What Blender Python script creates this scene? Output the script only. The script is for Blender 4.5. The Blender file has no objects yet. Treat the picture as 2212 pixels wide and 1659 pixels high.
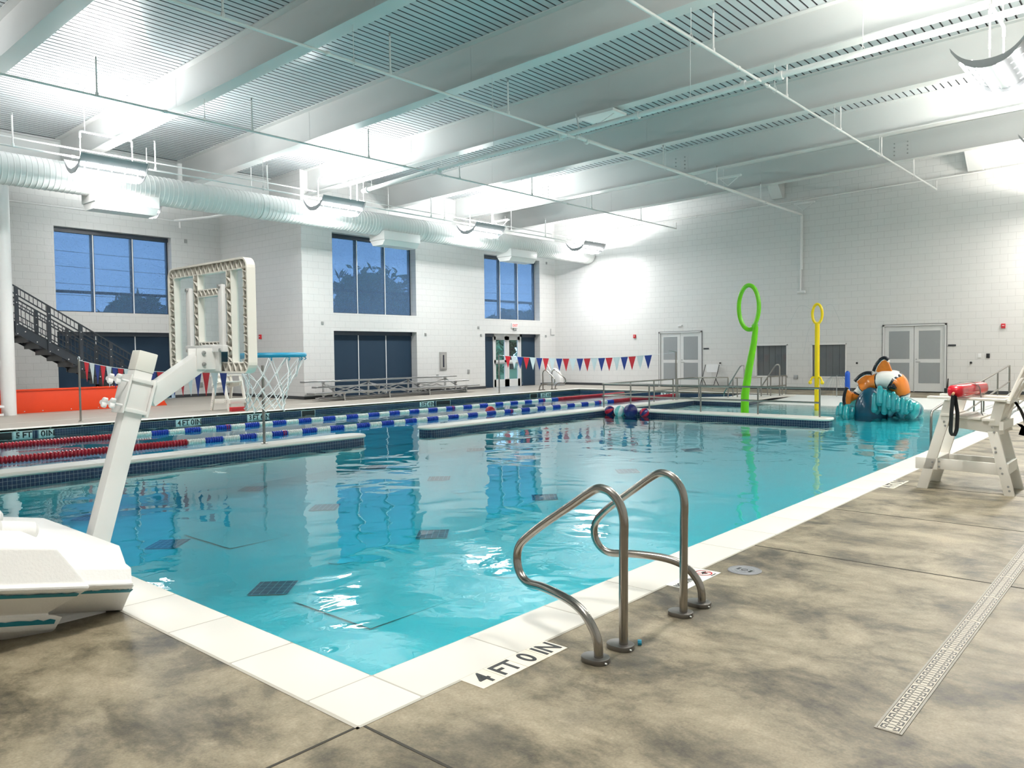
import bpy, bmesh, math, random
from math import sin, cos, pi, radians, sqrt
from mathutils import Vector, Matrix
random.seed(7)
S = bpy.context.scene
COL = S.collection
# ------------------------------------------------------------------ camera
YAW, PIT, ROL = 0.71629389, 0.03977504, -0.01112778
fw = Vector((cos(PIT)*cos(YAW), cos(PIT)*sin(YAW), -sin(PIT)))
r0 = Vector((sin(YAW), -cos(YAW), 0))
u0 = r0.cross(fw)
rt = cos(ROL)*r0 + sin(ROL)*u0
up = -sin(ROL)*r0 + cos(ROL)*u0
cam = bpy.data.cameras.new('camera'); co = bpy.data.objects.new('camera', cam); COL.objects.link(co)
co.matrix_world = Matrix(((rt.x, up.x, -fw.x, 0), (rt.y, up.y, -fw.y, 0), (rt.z, up.z, -fw.z, 1.4), (0, 0, 0, 1)))
cam.sensor_width = 36; cam.lens = 1673.92/2212*36; cam.clip_end = 500; cam.clip_start = 0.05
S.camera = co
# ------------------------------------------------------------------ world, exposure
W = bpy.data.worlds.new('world'); S.world = W; W.use_nodes = True
nt = W.node_tree; nt.nodes.clear()
wo = nt.nodes.new('ShaderNodeOutputWorld'); bg = nt.nodes.new('ShaderNodeBackground')
geo = nt.nodes.new('ShaderNodeTexCoord'); sep = nt.nodes.new('ShaderNodeSeparateXYZ'); cr = nt.nodes.new('ShaderNodeValToRGB')
nt.links.new(geo.outputs['Generated'], sep.inputs[0]); nt.links.new(sep.outputs['Z'], cr.inputs[0])
cr.color_ramp.elements[0].position = 0.0; cr.color_ramp.elements[0].color = (.25, .38, .52, 1)
cr.color_ramp.elements[1].position = .35; cr.color_ramp.elements[1].color = (.17, .30, .48, 1)
nt.links.new(cr.outputs[0], bg.inputs[0]); nt.links.new(bg.outputs[0], wo.inputs[0])
bg.inputs[1].default_value = 5.0
vs = S.view_settings
vs.view_transform = 'Standard'; vs.look = 'None'; vs.gamma = 1.0; vs.use_curve_mapping = False
vs.exposure = 0.06
cy = S.cycles
cy.max_bounces = 8; cy.diffuse_bounces = 4; cy.glossy_bounces = 3; cy.transmission_bounces = 4; cy.transparent_max_bounces = 12
cy.sample_clamp_indirect = 12; cy.use_denoising = True; cy.caustics_reflective = False; cy.caustics_refractive = False
# lamps: rows of uplight fixtures; (x, y, z) of each fixture's centre
FIX = [(1.2, 18.15), (7.25, 18.15), (13.35, 18.15), (19.35, 18.15), (25.45, 18.15),
       (1.2, 2.2), (7.4, 2.2), (13.55, 2.2), (19.6, 2.2), (25.5, 2.2)]
FZ = 5.45
UPW, DNW = 450.0, 200.0
def area(name, loc, sx, sy, power, down=False, color=(1, .965, .925)):
    l = bpy.data.lights.new(name, 'AREA'); l.shape = 'RECTANGLE'; l.size = sx; l.size_y = sy; l.energy = power; l.color = color
    o = bpy.data.objects.new(name, l); o.location = loc
    if not down: o.rotation_euler = (pi, 0, 0)
    COL.objects.link(o); return o
for (x, y) in FIX:
    LC = (1, .98, .955) if y > 10 else (1, .94, .86)
    area('uplight_lamp', (x, y, FZ+.22), 1.3, .35, UPW, color=LC)
    for dy in (-.13, .13): area('downlight_lamp', (x, y+dy, FZ-.085), 1.34, .07, DNW/2, True, LC)

# ------------------------------------------------------------------ materials
def newmat(name):
    m = bpy.data.materials.new(name); m.use_nodes = True
    n = m.node_tree; return m, n, n.nodes['Principled BSDF'], n.nodes['Material Output']
def N(n, t, **k):
    x = n.nodes.new(t)
    for a, b in k.items():
        if a.startswith('i_'): x.inputs[a[2:].replace('_', ' ')].default_value = b
        else: setattr(x, a, b)
    return x
_mats = {}
def M(name, col=(.8, .8, .8), rough=.5, metal=0.0, var=.04, scale=12, bump=0.0, spec=.5, emit=0):
    if name in _mats: return _mats[name]
    m, n, b, o = newmat(name)
    tc = N(n, 'ShaderNodeTexCoord'); no = N(n, 'ShaderNodeTexNoise'); no.inputs['Scale'].default_value = scale; no.inputs['Detail'].default_value = 3
    n.links.new(tc.outputs['Object'], no.inputs['Vector'])
    mx = N(n, 'ShaderNodeMix', data_type='RGBA')
    lo = tuple(max(0, c*(1-var)) for c in col)+(1,); hi = tuple(min(1, c*(1+var)) for c in col)+(1,)
    mx.inputs[6].default_value = lo; mx.inputs[7].default_value = hi
    n.links.new(no.outputs['Fac'], mx.inputs[0]); n.links.new(mx.outputs[2], b.inputs['Base Color'])
    b.inputs['Roughness'].default_value = rough; b.inputs['Metallic'].default_value = metal
    b.inputs['Specular IOR Level'].default_value = spec
    if bump:
        bp = N(n, 'ShaderNodeBump'); bp.inputs['Strength'].default_value = bump; bp.inputs['Distance'].default_value = .01
        n.links.new(no.outputs['Fac'], bp.inputs['Height']); n.links.new(bp.outputs[0], b.inputs['Normal'])
    if emit:
        b.inputs['Emission Color'].default_value = col+(1,); b.inputs['Emission Strength'].default_value = emit
    _mats[name] = m; return m

def mat_cmu(name, col, mort, msize=.006):
    m, n, b, o = newmat(name)
    g = N(n, 'ShaderNodeNewGeometry'); s = N(n, 'ShaderNodeSeparateXYZ'); n.links.new(g.outputs['Position'], s.inputs[0])
    sn = N(n, 'ShaderNodeSeparateXYZ'); n.links.new(g.outputs['Normal'], sn.inputs[0])
    ab = N(n, 'ShaderNodeMath', operation='ABSOLUTE'); n.links.new(sn.outputs['X'], ab.inputs[0])
    gt = N(n, 'ShaderNodeMath', operation='GREATER_THAN'); n.links.new(ab.outputs[0], gt.inputs[0]); gt.inputs[1].default_value = .5
    mxf = N(n, 'ShaderNodeMix', data_type='FLOAT'); n.links.new(gt.outputs[0], mxf.inputs[0]); n.links.new(s.outputs['X'], mxf.inputs[2]); n.links.new(s.outputs['Y'], mxf.inputs[3])
    c = N(n, 'ShaderNodeCombineXYZ'); n.links.new(mxf.outputs[0], c.inputs[0]); n.links.new(s.outputs['Z'], c.inputs[1])
    br = N(n, 'ShaderNodeTexBrick'); n.links.new(c.outputs[0], br.inputs['Vector'])
    br.inputs['Scale'].default_value = 1; br.inputs['Brick Width'].default_value = .406; br.inputs['Row Height'].default_value = .2095
    br.inputs['Mortar Size'].default_value = msize; br.inputs['Mortar Smooth'].default_value = .3; br.offset = .5
    br.inputs['Color1'].default_value = col+(1,); br.inputs['Color2'].default_value = tuple(x*.985 for x in col)+(1,); br.inputs['Mortar'].default_value = mort+(1,)
    n.links.new(br.outputs['Color'], b.inputs['Base Color'])
    no = N(n, 'ShaderNodeTexNoise'); no.inputs['Scale'].default_value = 14; no.inputs['Detail'].default_value = 4; n.links.new(g.outputs['Position'], no.inputs['Vector'])
    iv = N(n, 'ShaderNodeMath', operation='MULTIPLY_ADD'); n.links.new(br.outputs['Fac'], iv.inputs[0]); iv.inputs[1].default_value = -1.0; n.links.new(no.outputs['Fac'], iv.inputs[2])
    bp = N(n, 'ShaderNodeBump'); bp.inputs['Strength'].default_value = .5; bp.inputs['Distance'].default_value = .006
    n.links.new(iv.outputs[0], bp.inputs['Height']); n.links.new(bp.outputs[0], b.inputs['Normal'])
    b.inputs['Roughness'].default_value = .38
    return m
WALL = mat_cmu('painted_block', (.70, .70, .69), (.55, .55, .54), .005)

def mat_concrete():
    m, n, b, o = newmat('stained_concrete')
    g = N(n, 'ShaderNodeNewGeometry')
    mp = N(n, 'ShaderNodeMapping'); mp.inputs['Scale'].default_value = (1.0, .7, 1); mp.inputs['Rotation'].default_value = (0, 0, .35); n.links.new(g.outputs['Position'], mp.inputs[0])
    n1 = N(n, 'ShaderNodeTexNoise'); n1.inputs['Scale'].default_value = 2.1; n1.inputs['Detail'].default_value = 8; n1.inputs['Roughness'].default_value = .68; n1.inputs['Distortion'].default_value = .35
    n2 = N(n, 'ShaderNodeTexNoise'); n2.inputs['Scale'].default_value = 7; n2.inputs['Detail'].default_value = 10; n2.inputs['Roughness'].default_value = .78
    n3 = N(n, 'ShaderNodeTexNoise'); n3.inputs['Scale'].default_value = 90; n3.inputs['Detail'].default_value = 3
    for x in (n1, n2): n.links.new(mp.outputs[0], x.inputs['Vector'])
    n.links.new(g.outputs['Position'], n3.inputs['Vector'])
    ad = N(n, 'ShaderNodeMath', operation='MULTIPLY_ADD'); n.links.new(n2.outputs['Fac'], ad.inputs[0]); ad.inputs[1].default_value = .45; n.links.new(n1.outputs['Fac'], ad.inputs[2])
    cr = N(n, 'ShaderNodeValToRGB'); n.links.new(ad.outputs[0], cr.inputs[0])
    e = cr.color_ramp.elements; e[0].position = .56; e[0].color = (.048, .042, .030, 1); e[1].position = .90; e[1].color = (.37, .315, .225, 1)
    x = cr.color_ramp.elements.new(.66); x.color = (.142, .121, .080, 1)
    x = cr.color_ramp.elements.new(.74); x.color = (.235, .200, .136, 1)
    mx = N(n, 'ShaderNodeMix', data_type='RGBA', blend_type='OVERLAY'); mx.inputs[0].default_value = .35
    n.links.new(cr.outputs[0], mx.inputs[6]); n.links.new(n3.outputs['Fac'], mx.inputs[7]); 
    # old water stains round the feet of the grab rails and along the coping
    cur = mx.outputs[2]
    for (sx_, sy_, rx_, ry_, k_) in ((2.98, 1.90, .26, .20, .62), (3.25, 2.12, .30, .10, .5), (3.78, 1.93, .30, .16, .62), (2.35, 1.75, .14, .10, .3), (1.95, 1.9, .22, .2, .45), (4.6, 1.9, .35, .12, .35), (6.2, 2.0, .5, .15, .35), (2.2, .75, .3, .2, .5), (1.35, 2.9, .2, .3, .45)):
        m1 = N(n, 'ShaderNodeMapping'); m1.inputs['Location'].default_value = (-sx_/rx_, -sy_/ry_, 0); m1.inputs['Scale'].default_value = (1/rx_, 1/ry_, 0); n.links.new(g.outputs['Position'], m1.inputs[0])
        ln = N(n, 'ShaderNodeVectorMath', operation='LENGTH'); n.links.new(m1.outputs[0], ln.inputs[0])
        jn = N(n, 'ShaderNodeMath', operation='MULTIPLY_ADD'); n.links.new(n2.outputs['Fac'], jn.inputs[0]); jn.inputs[1].default_value = 2.6; n.links.new(ln.outputs['Value'], jn.inputs[2])
        q1 = N(n, 'ShaderNodeMapRange'); n.links.new(jn.outputs[0], q1.inputs[0]); q1.inputs[1].default_value = 1.5; q1.inputs[2].default_value = 2.5; q1.inputs[3].default_value = k_; q1.inputs[4].default_value = 0
        dk = N(n, 'ShaderNodeMix', data_type='RGBA'); n.links.new(q1.outputs[0], dk.inputs[0]); n.links.new(cur, dk.inputs[6]); dk.inputs[7].default_value = (.055, .052, .042, 1); cur = dk.outputs[2]
    # paler, dry concrete over on the far side of the lap pool
    sp = N(n, 'ShaderNodeSeparateXYZ'); n.links.new(g.outputs['Position'], sp.inputs[0])
    mr = N(n, 'ShaderNodeMapRange'); n.links.new(sp.outputs['Y'], mr.inputs[0]); mr.inputs[1].default_value = 12; mr.inputs[2].default_value = 17
    m2 = N(n, 'ShaderNodeMix', data_type='RGBA'); n.links.new(mr.outputs[0], m2.inputs[0]); n.links.new(cur, m2.inputs[6])
    m3 = N(n, 'ShaderNodeMix', data_type='RGBA'); m3.inputs[6].default_value = (.26, .235, .20, 1); m3.inputs[7].default_value = (.42, .39, .34, 1); n.links.new(n2.outputs['Fac'], m3.inputs[0]); n.links.new(m3.outputs[2], m2.inputs[7])
    n.links.new(m2.outputs[2], b.inputs['Base Color'])
    rr = N(n, 'ShaderNodeMapRange'); n.links.new(n2.outputs['Fac'], rr.inputs[0]); rr.inputs[3].default_value = .38; rr.inputs[4].default_value = .62; n.links.new(rr.outputs[0], b.inputs['Roughness'])
    bp = N(n, 'ShaderNodeBump'); bp.inputs['Strength'].default_value = .35; bp.inputs['Distance'].default_value = .003
    n.links.new(n3.outputs['Fac'], bp.inputs['Height']); n.links.new(bp.outputs[0], b.inputs['Normal'])
    return m
CONC = mat_concrete()

def mat_poolwall():
    m, n, b, o = newmat('pool_tile_band')
    g = N(n, 'ShaderNodeNewGeometry'); s = N(n, 'ShaderNodeSeparateXYZ'); n.links.new(g.outputs['Position'], s.inputs[0])
    sn = N(n, 'ShaderNodeSeparateXYZ'); n.links.new(g.outputs['Normal'], sn.inputs[0])
    ab = N(n, 'ShaderNodeMath', operation='ABSOLUTE'); n.links.new(sn.outputs['X'], ab.inputs[0])
    gt = N(n, 'ShaderNodeMath', operation='GREATER_THAN'); n.links.new(ab.outputs[0], gt.inputs[0]); gt.inputs[1].default_value = .7
    mxf = N(n, 'ShaderNodeMix', data_type='FLOAT'); n.links.new(gt.outputs[0], mxf.inputs[0]); n.links.new(s.outputs['X'], mxf.inputs[2]); n.links.new(s.outputs['Y'], mxf.inputs[3])
    c = N(n, 'ShaderNodeCombineXYZ'); n.links.new(mxf.outputs[0], c.inputs[0]); n.links.new(s.outputs['Z'], c.inputs[1])
    br = N(n, 'ShaderNodeTexBrick'); n.links.new(c.outputs[0], br.inputs['Vector']); br.offset = 0
    br.inputs['Scale'].default_value = 1; br.inputs['Brick Width'].default_value = .05; br.inputs['Row Height'].default_value = .05; br.inputs['Mortar Size'].default_value = .0016
    br.inputs['Color1'].default_value = (.012, .030, .075, 1); br.inputs['Color2'].default_value = (.018, .04, .09, 1); br.inputs['Mortar'].default_value = (.26, .33, .38, 1)
    lt = N(n, 'ShaderNodeMath', operation='LESS_THAN'); n.links.new(s.outputs['Z'], lt.inputs[0]); lt.inputs[1].default_value = -.25
    mx = N(n, 'ShaderNodeMix', data_type='RGBA'); n.links.new(lt.outputs[0], mx.inputs[0]); n.links.new(br.outputs['Color'], mx.inputs[6]); mx.inputs[7].default_value = (.78, .82, .80, 1)
    n.links.new(mx.outputs[2], b.inputs['Base Color']); b.inputs['Roughness'].default_value = .15
    return m
PTILE = mat_poolwall()
PLAST = M('pool_plaster', (.80, .82, .80), .6, var=.03, scale=3)
COPE = M('cream_coping', (.74, .725, .675), .42, var=.035, scale=2.5)
GROUT = M('coping_grout', (.45, .43, .38), .8)
WPAINT = M('white_painted_steel', (.80, .80, .79), .32, var=.02)
BEAMP = M('pale_grey_beam_paint', (.62, .635, .63), .33, var=.03, scale=1.5)
DECKP = M('pale_ribbed_deck', (.50, .545, .565), .30, var=.03, scale=1.2)
GAP = M('deck_gap', (.12, .13, .14), .6)
STEEL = M('brushed_stainless', (.33, .31, .285), .2, 1.0, var=.12, scale=30)
STEELD = M('brushed_stainless_dull', (.34, .325, .30), .3, 1.0, var=.12, scale=30)
WPLAS = M('white_plastic', (.82, .83, .84), .3, var=.015)
HULL = M('white_rotomoulded_plastic', (.80, .80, .79), .45, var=.015, bump=.15, scale=80)
CREAM = M('cream_plastic', (.80, .79, .74), .4, var=.02)
LUMBER = M('white_plastic_lumber', (.83, .81, .75), .4, var=.03, scale=5)
NAVY = M('navy_aluminium_frame', (.03, .045, .07), .35)
SHADE = M('navy_roller_shade', (.007, .030, .062), .75, var=.10, scale=90)
DARKST = M('charcoal_painted_steel', (.03, .038, .05), .35, var=.1)
ORANGE = M('orange_panel', (.78, .055, .008), .38, var=.03)
DOORP = M('grey_door_paint', (.66, .67, .67), .4, var=.01)
DOORG = M('frosted_grey_glass', (.30, .32, .33), .25, var=.03)
BLK = M('black_plastic', (.012, .012, .013), .35)
RED = M('red_vinyl', (.55, .02, .03), .3, var=.1)
REDF = M('red_float_plastic', (.42, .012, .03), .28)
BLUEF = M('blue_float_plastic', (.015, .05, .42), .28)
WHITEF = M('white_float_plastic', (.80, .82, .78), .3)
TEAL = M('teal_plastic', (.02, .27, .42), .35, var=.1)
GREEN = M('lime_green_gelcoat', (.16, .58, .01), .22, var=.08, scale=3)
YELL = M('yellow_gelcoat', (.85, .62, .01), .22, var=.04)
BLUE = M('blue_gelcoat', (.012, .09, .50), .25)
BASEB = M('dark_rubber_base', (.045, .05, .055), .5)
PENR = M('red_pennant_cloth', (.70, .02, .035), .6); PENB = M('blue_pennant_cloth', (.012, .04, .26), .6); PENW = M('white_pennant_cloth', (.82, .86, .88), .6)
TILEW = M('cream_marker_tile', (.83, .77, .66), .35, var=.02)
TILEW2 = M('white_marker_tile', (.80, .82, .80), .3)
GREYM = M('grey_metal', (.38, .39, .39), .4, .6)
TUBEM = M('lit_fluorescent_tube', (1.0, .99, .97), .4, emit=14)
REFL = M('fixture_reflector', (.84, .84, .84), .3, 0, var=.02)
EXITR = M('exit_red', (.8, .05, .04), .4, emit=1.5)

def schlick(n, f0, nrm=None):      # reflectance from the facing angle, the same from both sides of a sheet
    lw = N(n, 'ShaderNodeLayerWeight'); lw.inputs['Blend'].default_value = .5
    if nrm is not None: n.links.new(nrm, lw.inputs['Normal'])
    pw = N(n, 'ShaderNodeMath', operation='POWER'); n.links.new(lw.outputs['Facing'], pw.inputs[0]); pw.inputs[1].default_value = 5
    ma = N(n, 'ShaderNodeMath', operation='MULTIPLY_ADD'); n.links.new(pw.outputs[0], ma.inputs[0]); ma.inputs[1].default_value = 1-f0; ma.inputs[2].default_value = f0
    return ma
def mat_glass(name, tint, rough=.02, mixf=None):
    m, n, b, o = newmat(name); n.nodes.remove(b)
    t = N(n, 'ShaderNodeBsdfTransparent'); t.inputs[0].default_value = tint+(1,)
    gl = N(n, 'ShaderNodeBsdfGlossy'); gl.inputs['Roughness'].default_value = rough
    fr = schlick(n, .04)
    no = N(n, 'ShaderNodeTexNoise'); no.inputs['Scale'].default_value = .8
    bp = N(n, 'ShaderNodeBump'); bp.inputs['Strength'].default_value = .05; bp.inputs['Distance'].default_value = .01; n.links.new(no.outputs['Fac'], bp.inputs['Height']); n.links.new(bp.outputs[0], gl.inputs['Normal'])
    mx = N(n, 'ShaderNodeMixShader'); n.links.new(fr.outputs[0], mx.inputs[0]); n.links.new(t.outputs[0], mx.inputs[1]); n.links.new(gl.outputs[0], mx.inputs[2])
    n.links.new(mx.outputs[0], o.inputs[0]); return m
GLASS = mat_glass('clear_pane', (.95, .97, .97))
def mat_screen():
    m, n, b, o = newmat('blue_solar_screen_cloth')
    b.inputs['Base Color'].default_value = (.10, .18, .30, 1); b.inputs['Roughness'].default_value = .8
    t = N(n, 'ShaderNodeBsdfTransparent'); t.inputs[0].default_value = (.75, .85, 1, 1)
    tc = N(n, 'ShaderNodeTexCoord'); no = N(n, 'ShaderNodeTexNoise'); no.inputs['Scale'].default_value = 60; n.links.new(tc.outputs['Object'], no.inputs['Vector'])
    mr = N(n, 'ShaderNodeMapRange'); n.links.new(no.outputs['Fac'], mr.inputs[0]); mr.inputs[3].default_value = .35; mr.inputs[4].default_value = .55
    mx = N(n, 'ShaderNodeMixShader'); n.links.new(mr.outputs[0], mx.inputs[0]); n.links.new(b.outputs[0], mx.inputs[1]); n.links.new(t.outputs[0], mx.inputs[2]); n.links.new(mx.outputs[0], o.inputs[0])
    return m
SCREEN = mat_screen()
ACRYL = mat_glass('clear_acrylic', (.90, .955, .965))
SHOWGL = mat_glass('dark_observation_glass', (.85, .87, .88), .05)

def mat_water():
    m, n, b, o = newmat('pool_water'); n.nodes.remove(b)
    g = N(n, 'ShaderNodeNewGeometry')
    t = N(n, 'ShaderNodeBsdfTransparent'); t.inputs[0].default_value = (.97, 1, 1, 1)
    gl = N(n, 'ShaderNodeBsdfGlossy'); gl.inputs['Roughness'].default_value = .015
    mp = N(n, 'ShaderNodeMapping'); mp.inputs['Scale'].default_value = (1.0, 1.0, 1); mp.inputs['Rotation'].default_value = (0, 0, .75); n.links.new(g.outputs['Position'], mp.inputs[0])
    n1 = N(n, 'ShaderNodeTexNoise'); n1.inputs['Scale'].default_value = 1.1; n1.inputs['Detail'].default_value = 2; n1.inputs['Distortion'].default_value = .6; n.links.new(mp.outputs[0], n1.inputs['Vector'])
    n2 = N(n, 'ShaderNodeTexNoise'); n2.inputs['Scale'].default_value = 5.0; n2.inputs['Detail'].default_value = 2; n2.inputs['Distortion'].default_value = .8; n.links.new(mp.outputs[0], n2.inputs['Vector'])
    # livelier water in the near corner and round the play features
    sp = N(n, 'ShaderNodeSeparateXYZ'); n.links.new(g.outputs['Position'], sp.inputs[0])
    mr = N(n, 'ShaderNodeMapRange'); n.links.new(sp.outputs['X'], mr.inputs[0]); mr.inputs[1].default_value = 7; mr.inputs[2].default_value = 2; mr.inputs[3].default_value = .0; mr.inputs[4].default_value = .5
    mr2 = N(n, 'ShaderNodeMapRange'); n.links.new(sp.outputs['X'], mr2.inputs[0]); mr2.inputs[1].default_value = 12; mr2.inputs[2].default_value = 18; mr2.inputs[3].default_value = .3; mr2.inputs[4].default_value = 1.2
    am = N(n, 'ShaderNodeMath', operation='ADD'); n.links.new(mr.outputs[0], am.inputs[0]); n.links.new(mr2.outputs[0], am.inputs[1])
    a1 = N(n, 'ShaderNodeMath', operation='MULTIPLY'); n.links.new(n2.outputs['Fac'], a1.inputs[0]); n.links.new(am.outputs[0], a1.inputs[1])
    a2 = N(n, 'ShaderNodeMath', operation='MULTIPLY_ADD'); n.links.new(a1.outputs[0], a2.inputs[0]); a2.inputs[1].default_value = .12; n.links.new(n1.outputs['Fac'], a2.inputs[2])
    bp = N(n, 'ShaderNodeBump'); bp.inputs['Strength'].default_value = 1; bp.inputs['Distance'].default_value = .017
    n.links.new(a2.outputs[0], bp.inputs['Height'])
    n.links.new(bp.outputs[0], gl.inputs['Normal']); fr = schlick(n, .028, bp.outputs[0])
    mx = N(n, 'ShaderNodeMixShader'); n.links.new(fr.outputs[0], mx.inputs[0]); n.links.new(t.outputs[0], mx.inputs[1]); n.links.new(gl.outputs[0], mx.inputs[2])
    n.links.new(mx.outputs[0], o.inputs['Surface'])
    va = N(n, 'ShaderNodeVolumeAbsorption'); va.inputs[0].default_value = (.0, .82, .885, 1); va.inputs[1].default_value = 1.55
    n.links.new(va.outputs[0], o.inputs['Volume'])
    return m
WATER = mat_water()

# ------------------------------------------------------------------ mesh helpers
class MB:
    def __init__(s): s.v = []; s.f = []; s.sm = []; s.mi = []; s.cur = 0; s.flat = False
    def add(s, vs, fs, smooth=False):
        o = len(s.v); s.v += [Vector(v) for v in vs]
        for f in fs: s.f.append([i+o for i in f]); s.sm.append(smooth); s.mi.append(s.cur)
        return s
    def quad(s, *p): return s.add(p, [list(range(len(p)))])
    def box(s, a, b, rot=None, piv=None):
        x0, y0, z0 = a; x1, y1, z1 = b
        vs = [Vector(p) for p in ((x0,y0,z0),(x1,y0,z0),(x1,y1,z0),(x0,y1,z0),(x0,y0,z1),(x1,y0,z1),(x1,y1,z1),(x0,y1,z1))]
        if rot is not None:
            pv = Vector(piv) if piv is not None else sum(vs, Vector())/8
            vs = [rot @ (v-pv)+pv for v in vs]
        return s.add(vs, [[0,3,2,1],[4,5,6,7],[0,1,5,4],[1,2,6,5],[2,3,7,6],[3,0,4,7]])
    def bar(s, p, q, w, h, upv=(0, 0, 1)):      # rectangular bar from p to q; w across, h along up
        p = Vector(p); q = Vector(q); d = (q-p).normalized(); u = Vector(upv); r = d.cross(u)
        if r.length < 1e-4: r = d.cross(Vector((1, 0, 0)))
        r.normalize(); u = r.cross(d).normalized()
        vs = [c+r*a*w/2+u*b*h/2 for c in (p, q) for a, b in ((-1,-1),(1,-1),(1,1),(-1,1))]
        return s.add(vs, [[3,2,1,0],[4,5,6,7],[0,1,5,4],[1,2,6,5],[2,3,7,6],[3,0,4,7]])
    def prism(s, poly, axis, a, b):              # poly of 2D points extruded along axis 'x','y','z' from a to b
        def P(u, v, t): return {'x': (t, u, v), 'y': (u, t, v), 'z': (u, v, t)}[axis]
        n = len(poly); vs = [P(u, v, a) for u, v in poly]+[P(u, v, b) for u, v in poly]
        fs = [list(range(n))[::-1], [i+n for i in range(n)]]+[[i, (i+1) % n, (i+1) % n+n, i+n] for i in range(n)]
        return s.add(vs, fs)
    def tube(s, path, r, n=10, closed=False, cap=True, rs=None):
        P = [Vector(p) for p in path]; m = len(P); rings = []
        T = []
        for i in range(m):
            if closed: t = (P[(i+1) % m]-P[i-1])
            else: t = P[min(i+1, m-1)]-P[max(i-1, 0)]
            T.append(t.normalized())
        nrm = T[0].orthogonal().normalized()
        vs = []
        for i in range(m):
            if i: 
                nrm = (nrm - T[i]*nrm.dot(T[i]))
                if nrm.length < 1e-6: nrm = T[i].orthogonal()
                nrm.normalize()
            bn = T[i].cross(nrm); rr = rs[i] if rs else r
            for k in range(n):
                a = 2*pi*k/n; vs.append(P[i]+(nrm*cos(a)+bn*sin(a))*rr)
        fs = []
        for i in range(m if closed else m-1):
            j = (i+1) % m
            for k in range(n):
                k2 = (k+1) % n; fs.append([i*n+k, i*n+k2, j*n+k2, j*n+k])
        s.add(vs, fs, True)
        if cap and not closed:
            s.add([vs[k] for k in range(n)], [list(range(n))[::-1]]); s.add([vs[(m-1)*n+k] for k in range(n)], [list(range(n))])
        return s
    def cyl(s, a, b, r, n=12): return s.tube([a, b], r, n)
    def lathe(s, prof, c=(0, 0, 0), n=20, axis='z', smooth=True):   # prof: (radius, height)
        c = Vector(c); vs = []
        for r, h in prof:
            for k in range(n):
                a = 2*pi*k/n; x, y = r*cos(a), r*sin(a)
                vs.append(c+Vector({'z': (x, y, h), 'x': (h, x, y), 'y': (x, h, y)}[axis]))
        fs = []
        for i in range(len(prof)-1):
            for k in range(n):
                k2 = (k+1) % n; fs.append([i*n+k, i*n+k2, (i+1)*n+k2, (i+1)*n+k])
        return s.add(vs, fs, smooth)
    def sphere(s, c, r, n=14, sc=(1, 1, 1)):
        m = n//2; prof = [(max(1e-4, sin(pi*i/m)), -cos(pi*i/m)) for i in range(m+1)]
        c = Vector(c); vs = []
        for a_, h in prof:
            for k in range(n):
                a = 2*pi*k/n; vs.append(c+Vector((a_*cos(a)*r*sc[0], a_*sin(a)*r*sc[1], h*r*sc[2])))
        fs = [[i*n+k, i*n+(k+1) % n, (i+1)*n+(k+1) % n, (i+1)*n+k] for i in range(m) for k in range(n)]
        return s.add(vs, fs, True)
    def build(s, name, mat, parent=None, bevel=0, recalc=True):
        off = Vector()
        p = parent
        while p is not None: off += p.location; p = p.parent
        me = bpy.data.meshes.new(name); me.from_pydata([v-off for v in s.v], [], s.f)
        ms = mat if isinstance(mat, (list, tuple)) else [mat]
        for m_ in ms: me.materials.append(m_)
        me.polygons.foreach_set('use_smooth', s.sm)
        if len(ms) > 1: me.polygons.foreach_set('material_index', s.mi)
        me.update()
        if recalc or bevel:
            bm = bmesh.new(); bm.from_mesh(me)
            if bevel:
                bmesh.ops.remove_doubles(bm, verts=bm.verts, dist=1e-5)
            bmesh.ops.recalc_face_normals(bm, faces=bm.faces)
            if bevel:
                ed = [e for e in bm.edges if len(e.link_faces) == 2 and e.calc_face_angle(0) > .5]
                rb_ = bmesh.ops.bevel(bm, geom=ed, offset=bevel, segments=2, affect='EDGES', profile=.6)
                for f in rb_['faces']: f.smooth = True
            bm.to_mesh(me); bm.free()
        if any(s.sm) or bevel: me.set_sharp_from_angle(angle=radians(38))
        o = bpy.data.objects.new(name, me); COL.objects.link(o)
        if parent is not None: o.parent = parent
        return o
def tag(o, label, cat, group=None, kind=None):
    o['label'] = label; o['category'] = cat
    if group: o['group'] = group
    if kind: o['kind'] = kind
    return o
def thing(name, loc, label, cat, group=None):
    o = bpy.data.objects.new(name, None); o.location = loc; o.empty_display_size = .1; COL.objects.link(o)
    return tag(o, label, cat, group)
def struct(o, label=None):
    o['kind'] = 'structure'
    if label: o['label'] = label
    return o
def part(o, label): o['label'] = label; return o
def copy_tree(o, parent=None):
    c = o.copy(); COL.objects.link(c)
    if parent is not None: c.parent = parent; 
    for ch in list(o.children):
        k = copy_tree(ch, c); k.matrix_parent_inverse = ch.matrix_parent_inverse.copy()
    return c
def arc(c, r, a0, a1, n, U, V):
    c = Vector(c); U = Vector(U); V = Vector(V)
    return [c+U*(r*cos(a0+(a1-a0)*i/n))+V*(r*sin(a0+(a1-a0)*i/n)) for i in range(n+1)]
def smooth_path(pts, r=.1, n=5):                # rounds the corners of a polyline
    P = [Vector(p) for p in pts]; out = [P[0]]
    for i in range(1, len(P)-1):
        a, b, c = P[i-1], P[i], P[i+1]; d1 = (a-b); d2 = (c-b)
        rr = min(r, d1.length*.49, d2.length*.49); s = b+d1.normalized()*rr; e = b+d2.normalized()*rr
        for k in range(n+1):
            t = k/n; out.append(s*(1-t)**2+b*2*t*(1-t)+e*t*t)
    out.append(P[-1]); return out
_dg = None
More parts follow.
